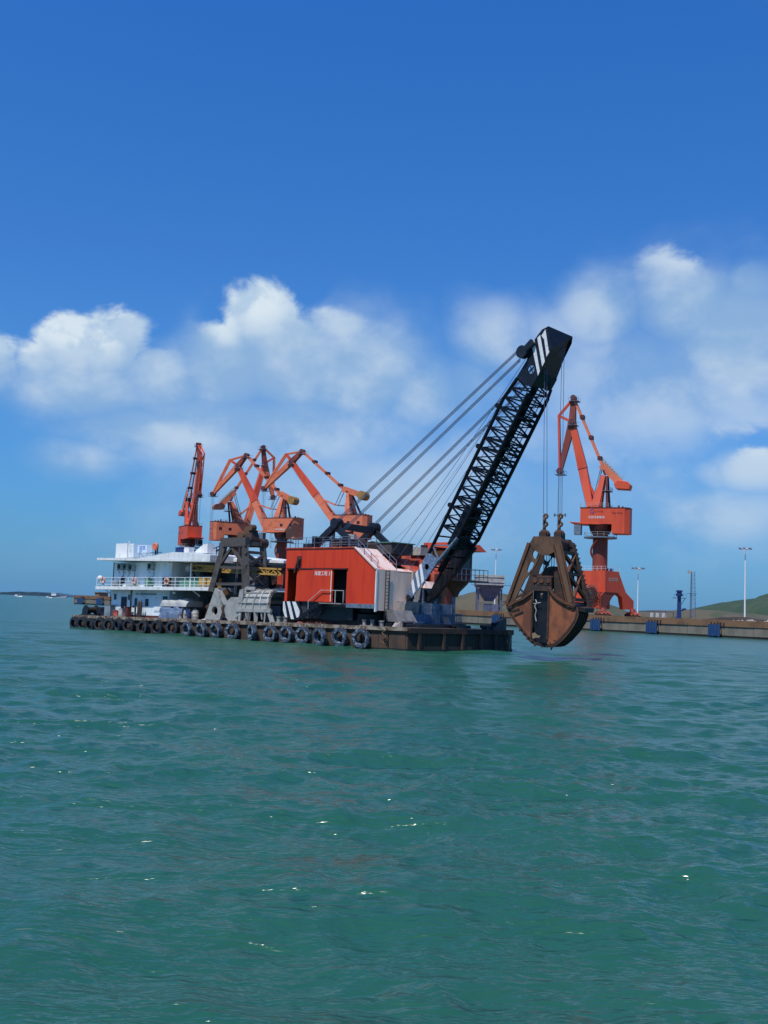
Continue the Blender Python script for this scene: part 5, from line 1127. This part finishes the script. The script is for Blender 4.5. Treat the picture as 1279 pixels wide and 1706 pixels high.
    # striped counterweight plate
    pl_ = [(-11.55, 3.6), (-11.5, 2.75), (-11.1, 2.05), (-9.35, 2.0), (-8.95, 2.6), (-9.1, 2.95), (-9.45, 3.6)]
    pt = MB().plate(pl_, [], .12, (0, y0 + .02, 0)).build('striped_plate', 'black', rt)
    for s in ([(-11.53, 3.2), (-11.5, 2.75), (-11.1, 2.07), (-10.85, 2.06), (-11.35, 3.58), (-11.53, 3.58)], [(-11.05, 3.58), (-10.62, 3.58), (-9.95, 2.04), (-10.35, 2.04)], [(-10.3, 3.58), (-9.85, 3.58), (-9.2, 2.75), (-9.3, 2.2), (-9.6, 2.2)]):
        MB().plate(s, [], .012, (0, y0 - .05, 0)).build('stripe', 'whited', pt)
    # exhaust
    MB().path([(-9.5, y0 + .3, 7.3), (-9.5, y0 - .22, 7.3), (-9.62, y0 - .25, 7.1), (-9.95, y0 - .25, 6.1)], .09, 10).tube((-9.5, y0 - .22, 7.25), (-9.62, y0 - .25, 6.8), .14, 10).build('exhaust_pipe', 'rustdark', rt)
    MB().box(-10.0, -9.3, y0 - .012, y0 - .001, 6.55, 7.6).build('soot_mark', 'maroon', rt)
    # roof railings
    def rail(pts, h=.95, mat='bluegrey', n_=None):
        m = MB()
        for a, b in zip(pts[:-1], pts[1:]):
            a = Vector(a); b = Vector(b); n = max(1, round((b - a).length / 1.1))
            for i in range(n + 1): p = a.lerp(b, i / n); m.bar(p, p + Vector((0, 0, h)), .045)
            for z in (h, h * .5): m.bar(a + Vector((0, 0, z)), b + Vector((0, 0, z)), .035)
        m.build('roof_railing', mat, rt)
    rail([(-11.3, y0 + .9, zt), (-11.3, y0 + .25, zt), (xch, y0 + .25, zt)]); rail([(xch, y0 + .25, zt), (x1 - .1, y0 + .25, zc + .05)], .7); rail([(xch, y1 - .1, zt), (x1 - .1, y1 - .1, zc + .05)], .75)
    rail([(-11.3, -1.3, zt), (xch, -1.3, zt)])
    # A frame gantry
    xa, za = -8.0, 10.45
    gz = MB().bar((xa - .2, -1.3, za + .1), (xa + .2, 3.9, za - .1), .55, .6).build('gantry_beam', 'dark', rt)
    for y in (-1.1, 3.6):
        MB().bar((xa, y, za), (-4.6, y, 8.1), .4, .5).build('gantry_leg', 'dark', rt)
        MB().bar((xa, y, za), (-11.2, y, 8.3), .45, .6).build('gantry_leg', 'dark', rt)
        MB().bar((-11.4, y, 8.2), (-4.4, y, 8.0), .35, .45).build('gantry_sill', 'dark', rt)
        MB().bar((-9.6, y, 9.2), (-6.2, y, 9.2), .25, .25).build('gantry_tie', 'dark', rt)
        for k in (-.3, .3): MB().tube((xa + .15, y + k - .1, za + .2), (xa + .15, y + k + .1, za + .2), .48, 16).build('sheave', 'dark', gz)
    for (a, b, y_, z_) in ((-9.6, -7.4, .2, 8.9), (-7.6, -6.0, 1.5, 8.7)):
        MB().tube((a, y_, z_), (a, y_ + 1.6, z_), .6, 16).tube((b, y_, z_), (b, y_ + 1.6, z_), .55, 16).box(a - .6, b + .6, y_, y_ + 1.6, 8.0, 8.5).build('luffing_winch', 'rustdark', rt)
    MB().box(-10.8, -9.6, -2.4, -1.6, 8.28, 8.8).box(-10.2, -9.8, -1.9, -1.5, 8.8, 9.5).build('roof_machine', 'dark', rt)
    MB().box(-6.6, -6.0, -1.0, -.4, 9.5, 9.7).box(-5.9, -5.5, -1.2, -.8, 9.2, 9.6).build('gantry_lamp', 'hopc', rt)
    # roof walk boxes behind the slope
    MB().box(-3.9, -2.2, .2, 2.9, 8.0, 8.95).build('roof_cage', 'frame2', rt); MB().box(-4.1, -2.0, .1, 3.0, 8.95, 9.03).build('roof_cage_lid', 'green', rt)
    MB().box(-3.2, -1.9, 3.6, 5.2, 8.1, 8.8).build('roof_cage', 'hopc', rt)
    MB().box(-2.3, -.6, 5.3, 7.2, 8.1, 8.6).build('roof_machine', 'yellow', rt)
    MB().bar((-2.6, 4.4, 8.9), (-1.2, 8.4, 9.1), .25, .3).build('roof_beam', 'dark', rt)
    # right hand tower with overhanging roof
    tw = MB().box(-2.6, -.1, 5.4, 8.5, 6.1, 8.75).build('side_tower', 'maroon', rt)
    MB().hexa([(-2.8, 4.9, 8.75), (.25, 4.9, 8.75), (.25, 10.1, 8.75), (-2.8, 10.1, 8.75)], [(-2.8, 4.9, 9.3), (.15, 4.9, 9.3), (.15, 9.2, 9.35), (-2.8, 9.2, 9.35)]).build('roof', 'orange', tw)
    MB().box(-.09, -.07, 7.1, 8.2, 7.0, 8.2).build('pane', 'glass', tw)
    MB().lathe([(0, 4.55), (.72, 4.55), (.9, 5.0), (1.6, 5.75), (1.75, 6.08), (0, 6.08)], (-1.0, 6.6, 0), n=20).build('flare', 'rustbrown', tw, True)
    MB().tube((-1.0, 6.4, 1.9), (-1.0, 6.4, 4.7), .68, 20).build('pedestal', 'bluegrey', rt, True)
    MB().box(-2.2, 1.0, 4.6, 9.6, 5.95, 6.07).build('platform', 'frame2', rt)
    m = MB()
    for i in range(9): y = 4.7 + i * .6; m.bar((.95, y, 6.07), (.95, y, 7.05), .045)
    for z in (6.55, 7.05): m.bar((.95, 4.7, z), (.95, 9.5, z), .04)
    m.bar((.95, 9.5, 7.05), (-2, 9.5, 7.05), .04).build('platform_railing', 'bluegrey', rt)

    # ---------------- boom
    e = R(58.9); ax = Vector((math.cos(e), 0, math.sin(e))); nx = Vector((math.sin(e), 0, -math.cos(e)))
    Fb = Vector((.25, 0, 4.45)); wB = 2.56; dT = 2.0
    Lb = 20.3; s0 = 6.8
    def bp(s, front, y):
        if not front and s > 18.3: return (Fb + ax * 18.3).lerp(Vector((11.05, 0, 21.6)), (s - 18.3) / (Lb - 18.3)) + Vector((0, y, 0))
        return Fb + ax * s + nx * (dT if front else 0) + Vector((0, y, 0))
    boom = MB().bar(bp(3.0, 0, wB / 2) + nx * .9, bp(Lb, 0, wB / 2) + nx * 1.0, .62, .2).build('boom', 'chord', rt)      # central cable tray
    m = MB()
    for y in (.95, 1.6): m.bar(bp(6, 0, y) + nx * 1.9, bp(Lb, 0, y) + nx * 1.9, .05)
    for i in range(60): p = bp(6 + i * (Lb - 6) / 60, 0, 0) + nx * 1.9; m.bar(p + Vector((0, .95, 0)), p + Vector((0, 1.6, 0)), .04)
    m.build('ladder', 'chord', boom)
    for y in (0, wB):
        MB().tube(bp(0, 0, y), bp(18.3, 0, y), .15, 10).tube(bp(18.28, 0, y), bp(Lb, 0, y), .15, 10).build('chord', 'chord', boom, True)
        MB().tube(bp(s0, 1, y), bp(Lb - .6, 1, y), .155, 10).build('chord', 'chord', boom, True)
        MB().tube(bp(0, 0, y) + nx * .1, bp(s0, 1, y), .15, 10).build('chord', 'bluegrey' if y == 0 else 'chord', boom, True)
    MB().tube(bp(Lb - .7, 1, wB), (12.38, wB + .05, 21.0), .13, 8).build('chord', 'chord', boom, True)
    NB = 15; st = (Lb - s0) / NB
    for i in range(NB):
        a, b = s0 + i * st, s0 + (i + 1) * st; mid = (a + b) / 2
        for y in (0, wB):
            barobj('brace', bp(a, 0, y), bp(mid, 1, y), .125, .125, 'chord', boom); barobj('brace', bp(mid, 1, y), bp(b, 0, y), .125, .125, 'chord', boom)
            if i % 3 == 0: barobj('strut', bp(a, 0, y), bp(a, 1, y), .11, .11, 'chord', boom)
        for fr_ in (0, 1):
            o_ = 0 if fr_ else st / 2
            barobj('brace', bp(a, fr_, 0), bp(mid, fr_, wB), .09, .09, 'chord', boom); barobj('brace', bp(mid, fr_, wB), bp(b, fr_, 0), .09, .09, 'chord', boom)
            if i % 3 == 0: barobj('strut', bp(a, fr_, 0), bp(a, fr_, wB), .14, .14, 'chord', boom)
        if i in (2, 8, 12): MB().bar(bp(a, 0, -.05), bp(a, 0, wB + .05), .35, .12).bar(bp(a, 1, -.05), bp(a, 1, wB + .05), .35, .12).tube(bp(a, 0, -.12) - nx * .2, bp(a, 0, .12) - nx * .2, .2, 10).build('joint_frame', 'chord', boom)
    for i in range(5):
        a, b = 2.2 + i * .95, 3.1 + i * .95; f1 = a / s0; f2 = b / s0
        for y in (wB,):
            p = bp(a, 0, y); q = bp(b, 0, y) + nx * dT * f2; barobj('brace', p, q, .1, .1, 'chord', boom)
    for f in (3.4, 4.7, 5.8):
        q = bp(f, 0, 0) + nx * dT * (f / s0); q2 = q + Vector((0, wB, 0)); barobj('brace', q, q2, .12, .12, 'chord', boom)
        barobj('brace', bp(f, 0, 0), bp(f, 0, wB), .12, .12, 'chord', boom)
    barobj('brace', bp(4.9, 0, 0), bp(5.9, 0, 0) + nx * 1.75, .11, .11, 'bluegrey', boom); barobj('brace', bp(4.9, 0, 0) , bp(4.2, 0, 0) + nx * 1.25, .11, .11, 'bluegrey', boom)
    # machinery hanging in the lower boom
    MB().bar(bp(5.5, 0, wB / 2) + nx * 1.2, bp(9.2, 0, wB / 2) + nx * 1.2, 1.2, .9).build('tagline_winch', 'black', boom)
    MB().bar(bp(.2, 0, wB) + nx * .3, bp(6.2, 0, wB) + nx * 1.6, .35, .7, .35, 1.2, side=(0, 1, 0)).build('foot_plate', 'black', boom)
    # striped foot plate, near side
    fp = [(.15, 4.58), (1.7, 7.14), (2.33, 7.98), (2.66, 7.93), (3.61, 7.43), (2.17, 5.65), (.68, 4.24)]
    fo = MB().plate(fp, [circ((2.32, 6.85), .25, 16)], .06, (0, -.14, 0)).build('foot_plate', 'plateblue', boom)
    for s in ([(1.5, 6.99), (1.73, 7.14), (2.1, 5.7), (1.83, 5.45)], [(1.09, 6.29), (1.32, 6.59), (1.65, 5.25), (1.47, 5.05)], [(.66, 5.55), (.86, 5.85), (1.17, 4.85), (.91, 4.54)]):
        MB().plate(s, [], .012, (0, -.178, 0)).build('foot_stripe', 'white', boom)
    MB().box(1.9, 2.7, .1, .14, 6.4, 7.3).build('dark_hole_backing', 'black', fo)  # black sheet added behind the hole to make it look dark
    for y in (0, wB): MB().tube((.42, y - .28, 4.3), (.42, y + .28, 4.3), .22, 14).bar((.42, y, 4.3), (.3, y, 3.2), .35, .45).bar((.42, y, 4.1), (-.4, y, 3.2), .2, .2).build('foot_pin', 'dark', rt)
    # head
    hp = [(11.05, 21.66), (11.97, 22.84), (12.43, 24.12), (13.03, 24.75), (13.39, 25.08), (13.94, 25.23), (14.24, 23.44), (14.16, 23.22), (13.31, 21.78), (12.54, 20.75), (11.9, 20.9)]
    head = MB().plate(hp, [circ((12.45, 22.08), .33, 18)], .07, (0, -.08, 0)).build('head_plate', 'black', rt)
    yR = wB + .08
    hr = [(11.05, 21.66), (11.97, 22.84), (12.43, 24.12), (13.03, 24.75), (13.6, 25.0), (14.27, 24.96), (14.2, 24.43), (13.48, 23.25), (12.66, 21.4), (12.35, 20.95), (11.9, 20.95)]
    MB().plate(hr, [circ((12.2, 22.08), .33, 18)], .07, (0, yR, 0)).build('side_plate', 'black', head)
    MB().bar((12.2, -.08, 21.9), (12.7, -.08, 22.25), .05).bar((12.3, -.08, 22.35), (12.6, -.08, 21.8), .05).build('hole_brace', 'black', head)
    fd = (Vector((13.31, 0, 21.78)) - Vector((12.5, 0, 20.72))); fl_ = fd.length; fd.normalize()
    U2 = (Vector((12.35, yR, 20.95)) - Vector((12.54, -.08, 20.75))).normalized(); wl = 2.75
    MB().plate([(0, 0), (wl - .04, 0), (wl - .1, 1.0), (0, 1.32)], [circ((1.95, .52), .30, 16, .34)], .05, (12.54, -.08, 20.75), U2, fd).build('front_plate', 'black', head)
    MB().bar(Vector((12.54, -.1, 20.75)) + U2 * 1.6 + fd * .75, Vector((12.54, -.1, 20.75)) + U2 * 2.3 + fd * .35, .07).build('hole_brace', 'black', head)
    Lq = [(13.31, -.08, 21.78), (14.24, -.08, 23.44), (13.95, -.08, 25.25)]; Rq = [(12.88, yR, 21.85), (13.48, yR, 23.25), (14.27, yR, 24.98)]
    MB().add(Lq + Rq + [(x - .08, y, z) for x, y, z in Lq + Rq], [(0, 1, 4), (0, 4, 3), (1, 5, 4), (1, 2, 5), (6, 10, 7), (6, 9, 10), (7, 10, 11), (7, 11, 8), (2, 8, 11, 5)]).build('tip_plate', 'black', head)
    MB().add([(12.0, 0, 23.0), (13.93, 0, 25.22), (14.2, wB, 24.95), (12.0, wB, 23.0), (12.08, 0, 22.95), (13.99, 0, 25.15), (14.2, wB, 24.88), (12.08, wB, 22.95)], [(0, 1, 2, 3), (7, 6, 5, 4), (0, 4, 5, 1), (3, 2, 6, 7)]).build('back_plate', 'black', head)
    for s in ([(13.7, 25.05), (14.05, 23.36), (14.13, 23.2), (13.87, 22.87), (13.61, 24.25), (13.35, 24.6)], [(13.22, 24.67), (13.72, 22.52), (13.49, 22.16), (12.95, 24.48)], [(12.67, 24.42), (13.28, 21.83), (13.11, 21.5), (12.43, 24.07)]):
        MB().plate(s, [], .012, (0, -.122, 0)).build('head_stripe', 'whited', head)
    for y in (-.3, wB + .3):
        MB().tube((11.75, y - .25, 23.5), (11.75, y + .25, 23.5), .5, 20).build('luffing_sheave', 'dark', head)
        MB().bar((11.8, y, 23.5), (12.7, y, 24.2), .3, .5).build('sheave_bracket', 'dark', head)
    for y in (.6, 1.3, 1.95): MB().tube((13.3, y - .12, 24.75), (13.3, y + .12, 24.75), .55, 20).build('hoist_sheave', 'dark', head)
    # ropes
    def rope(p, q, r=.022, name='rope', sagm=0.0):
        p = Vector(p); q = Vector(q); n = 10 if sagm else 1; pts = []
        for i in range(n + 1): t = i / n; c = p.lerp(q, t); c.z -= sagm * 4 * t * (1 - t); pts.append(c)
        MB().path(pts, r, 5).build(name, 'rope', rt)
    for (yh, zh, ya, xo, zo) in ((-.40, 23.80, -1.15, -.1, .35), (-.20, 23.10, -.75, .7, -.2), (wB + .2, 23.80, 3.4, -.1, .3), (wB + .4, 23.10, 3.75, .7, -.2)):
        for k in range(3): rope((11.45, yh, zh - .11 * k), (xa + xo, ya + .05 * k, za + zo - .11 * k), .030, 'pendant_rope')
    for (y, yy, dx, dz) in ((.5, .4, -2.6, 7.8), (.9, .9, -2.2, 7.5), (1.6, 1.1, -1.6, 7.0), (2.0, 1.35, -1.1, 6.6)): rope((12.6, y, 24.6), (dx, yy, dz), .02, 'hoist_rope', .35)
    rope((10.0, .2, 20.9), (-3.5, 1.2, 8.9), .012, 'signal_wire', 1.2)
    GL = SF.m.inverted() @ GF.m
    for (gx, hx, hy) in ((-.55, 13.35, .5), (.60, 14.05, 1.75)):
        for k in (-.14, .14):
            rope((hx, hy + k, 22.9 if hx < 13.6 else 24.2), GL @ Vector((gx + k, 1.5, 10.95)), .022, 'grab_rope')
crane()

# ------------------------------------------------------------------ hanging grab
def grab():
    rt = root('clamshell_grab', GF, (0, 1.5, 1.1), 'huge rusty clamshell grab hanging closed from the black boom', 'grab')
    D = 3.0
    # top frame
    for y in (0, D):
        MB().plate([(-1.2, 8.55), (-.95, 9.1), (1.05, 9.1), (1.2, 8.9), (1.2, 8.25), (.2, 7.7), (-.3, 7.7), (-1.0, 8.2)], [], .28, (0, y, 0)).build('top_plate', 'rustdark' if y else 'rustbrown', rt)
    MB().box(-1.0, 1.0, .15, D - .15, 8.3, 8.9).build('top_beam', 'rustdark', rt)
    MB().tube((.7, -.1, 8.75), (.7, D + .1, 8.75), .36, 16).build('pin', 'rust', rt)
    for gx in (-.55, .6):
        m = MB(); m.box(gx - .28, gx + .28, .9, 2.1, 8.7, 9.5); m.build('sheave_block', 'rustdark', rt)
        MB().tube((gx, 1.2, 9.4), (gx, 1.8, 9.4), .34, 16).build('sheave', 'rust', rt)
        for k in range(4):
            z = 9.86 + k * .3; MB().torus((gx + (.04 if k % 2 else -.04), 1.5, z), .14, .095, 'y' if k % 2 else 'x', 12, 6).build('shackle', 'rustbrown', rt, True)
    MB().bar((.1, 1.5, 10.85), (1.1, 1.5, 10.85), .06).bar((.2, 1.5, 10.7), (.2, 1.5, 11.0), .05).bar((1.0, 1.5, 10.7), (1.0, 1.5, 11.0), .05).build('spreader', 'rustdark', rt)
    # near left leg: broad holed plate
    legp = [(-.95, 9.0), (-1.25, 8.6), (-2.95, 3.9), (-2.55, 3.75), (-1.5, 5.9), (-.9, 6.6), (-.3, 7.9), (-.2, 8.9)]
    h1 = circ((-.72, 7.75), .34, 16, .28); h2 = [(-1.12, 7.25), (-.85, 7.1), (-.95, 6.75), (-1.25, 6.4), (-1.4, 6.45), (-1.28, 6.9)]
    for y, mt in ((0, 'rustbrown'), (D, 'rustdark')): MB().plate(legp, [h1, h2], .2, (0, y, 0)).build('leg', mt, rt)
    MB().bar((-1.28, -.02, 8.6), (-2.9, -.02, 3.95), .42, .22, side=(0, 1, 0)).build('leg_flange', 'rust', rt)
    MB().bar((-2.6, .0, 4.3), (-1.15, 0, 5.0), .12, .16).bar((-2.0, .0, 5.2), (-1.2, 0, 4.6), .12, .14).build('brace', 'rustdark', rt)
    # near right leg, two flanged members
    MB().bar((.85, 0, 8.7), (2.05, 0, 4.0), .34, .5).build('leg', 'rustbrown', rt)
    MB().bar((1.15, -.1, 8.6), (2.28, -.1, 4.0), .14, .16).build('leg_flange', 'rust', rt)
    MB().bar((.62, -.1, 8.5), (1.8, -.1, 4.0), .14, .16).build('leg_flange', 'rust', rt)
    # far right leg and ladder bracing between
    MB().bar((1.15, D, 8.8), (2.55, D, 4.0), .34, .42).build('leg', 'rustdark', rt)
    m = MB()
    for i in range(14): t = i / 14; m.box(1.35 + 1.4 * t, 1.5 + 1.4 * t, D - .2, D + .1, 8.6 - 4.6 * t, 8.72 - 4.6 * t)
    m.build('rack_tooth', 'rustdark', rt)
    for (z0, z1, y0, y1) in ((8.0, 8.0, 0, D), (6.4, 6.4, 0, D), (4.5, 4.5, 0, D), (8.0, 6.4, 0, D), (6.4, 7.9, 0, D), (6.4, 4.6, 0, D), (4.6, 6.3, 0, D)):
        fx = lambda z: 1.05 + (8.7 - z) * .27
        barobj('brace', (fx(z0), y0, z0), (fx(z1) + .15, y1, z1), .24, .24, 'rustbrown' if z0 == z1 else 'rust', rt)
    # lower beam with sheaves
    MB().box(-1.05, .5, .3, D - .3, 5.5, 6.2).build('lower_beam', 'rust', rt)
    MB().box(-1.15, .55, -.1, .28, 5.05, 5.45).box(-1.05, .5, -.05, .28, 5.5, 6.1).build('lower_beam_face', 'rustdark', rt)
    for x in (-.75, -.25, .25): MB().tube((x, -.12, 5.8), (x, -.06, 5.8), .16, 12).build('bolt_cap', 'rust', rt)
    for x in (.35, .8): MB().tube((x, .8, 6.1), (x, 2.2, 6.1), .85, 22).build('lower_sheave', 'rustdark', rt)
    MB().box(.5, 1.5, .6, 2.4, 4.2, 6.9).build('sheave_cover', 'rustdark', rt)
    for x in (-.5, -.3, -.12, .1, .28, .72): MB().tube((x, 1.3, 6.2), (x + .02, 1.3, 8.5), .028, 6).build('reeving_rope', 'rope', rt)
    # shells
    def shell(sgn, outl, mat):
        for y, mt in ((0, mat), (D, 'rustdark')): MB().plate(outl, [], .12, (0, y + (.06 if y == 0 else -.06), 0)).build('shell_side', mt, sh if False else rt)
    left = [(-2.72, 3.84), (-2.2, 4.15), (-1.6, 4.4), (-.95, 4.9), (-.93, 1.45), (-1.55, 2.15), (-2.1, 2.8), (-2.5, 3.3)]
    MB().plate(left, [], .14, (0, .05, 0)).build('shell_side', 'rustorange', rt)
    right = [(.35, 5.3), (.62, 4.85), (1.0, 4.5), (1.55, 4.2), (2.3, 4.0), (2.38, 3.5), (2.18, 2.9), (1.78, 2.3), (1.25, 1.66), (.72, 1.22), (.3, 1.15), (.3, 3.5)]
    MB().plate(right, [], .14, (0, .05, 0)).build('shell_side', 'rustorange', rt)
    MB().plate(left, [], .14, (0, D - .05, 0)).build('shell_side', 'rustdark', rt); MB().plate(right, [], .14, (0, D - .05, 0)).build('shell_side', 'rustdark', rt)
    MB().plate([(-.93, 5.1), (.33, 5.2), (.3, 1.2), (-.9, 1.3)], [[(-.42, 4.9), (-.2, 4.9), (-.18, 4.5), (-.42, 4.5)]], .1, (0, .35, 0)).build('dark_gap_plate', 'black', rt)  # black plate put in for the darkness of the gap between the shells
    for a, b in (((-.95, 5.0), (-.93, 1.6)), ((.33, 5.2), (.3, 1.5))): MB().bar((a[0], -.04, a[1]), (b[0], -.04, b[1]), .16, .12).build('shell_rib', 'rustdark', rt)
    MB().path([(-.72, .1, 4.4), (-.6, .05, 4.2), (-.75, .05, 3.9), (-.62, .05, 3.6), (-.7, .05, 3.2), (-.6, .05, 2.8)], .04).bar((-.85, .05, 4.1), (-.3, .05, 4.2), .05).build('grease_hose', 'hopc', rt)
    # rims along upper edges of the side plates
    for pts in ([(-2.72, 3.84), (-2.2, 4.15), (-1.6, 4.4), (-.95, 4.9)], [(.35, 5.3), (.62, 4.85), (1.0, 4.5), (1.55, 4.2), (2.3, 4.0)]):
        m = MB()
        for a, b in zip(pts[:-1], pts[1:]): m.bar((a[0], -.06, a[1] + .04), (b[0], -.06, b[1] + .04), .3, .16)
        m.build('shell_rim', 'rust', rt)
    m = MB(); m.bar((-2.5, -.04, 3.5), (-1.9, -.04, 3.7), .1, .14).bar((-2.3, -.04, 3.2), (-1.6, -.04, 3.5), .1, .14).build('shell_rib', 'rustdark', rt)
    # outer curved backs, plated
    rarc = [(2.35, 4.0), (2.45, 3.5), (2.25, 2.9), (1.85, 2.25), (1.3, 1.6), (.75, 1.15), (.35, 1.05)]
    larc = [(-2.78, 3.84), (-2.55, 3.3), (-2.15, 2.75), (-1.6, 2.1), (-1.0, 1.45), (-.5, 1.1)]
    for arc in (rarc, larc):
        for a, b in zip(arc[:-1], arc[1:]):
            MB().bar((a[0], D / 2, a[1]), (b[0], D / 2, b[1]), D + .1, .12, side=(0, 1, 0)).build('shell_back', 'rustdark', rt)
        for y in (.05, .75, 1.5, 2.25, 2.95):
            m = MB(); s = 1 if arc is rarc else -1
            for a, b in zip(arc[:-1], arc[1:]): m.bar((a[0] + s * .07, y, a[1] - .07), (b[0] + s * .07, y, b[1] - .07), .14, .14)
            m.build('shell_rib', 'rustdark' if y > .1 else 'rust', rt)
    # teeth
    for i in range(6):
        y = .1 + i * .55
        for s in (-1, 1): MB().bar((s * .55, y, 1.25), (s * .08, y + .1, .92), .3, .22, .14, .08, side=(0, 1, 0)).build('tooth', 'rustdark', rt)
    MB().plate([(-.92, 1.88), (-.66, 1.97), (-.48, 1.8), (-.22, 1.74), (-.34, 1.58), (-.6, 1.6), (-.82, 1.48)], [], .03, (0, -.03, 0)).build('worn_patch', 'box', rt)
    rr = random.Random(11)
    for i in range(9):
        y = .1 + i * .34; L_ = rr.uniform(.18, .5); x = .35 + rr.uniform(0, .9); z = 1.08 + (x - .35) * .62
        MB().bar((x, y, z + .1), (x - .15 + rr.uniform(-.1, .1), y + .05, z - L_), .3, .2, .12, .06, side=(0, 1, 0)).build('tooth', 'rustdark' if i % 3 else 'rust', rt)
    for i in range(5):
        t = i / 5; x = -.5 - 1.5 * t; z = 1.15 + 1.35 * t; MB().bar((x, -.02, z), (x - .18, -.04, z - rr.uniform(.12, .28)), .22, .16, .1, .06, side=(0, 1, 0)).build('tooth', 'rustdark', rt)
    # hinge pins at outer corners and hooks
    for x, z in ((-2.65, 3.9), (2.15, 4.1)): MB().tube((x, -.18, z), (x, D + .18, z), .24, 14).build('hinge_pin', 'rustdark', rt)
    MB().hexa([(1.9, -.1, 3.8), (2.9, .6, 3.6), (2.95, D, 3.6), (2.0, D, 3.8)], [(2.0, -.1, 4.0), (2.95, .6, 3.9), (3.0, D, 3.95), (2.1, D, 4.15)]).build('hinge_bracket', 'rustdark', rt)
grab()
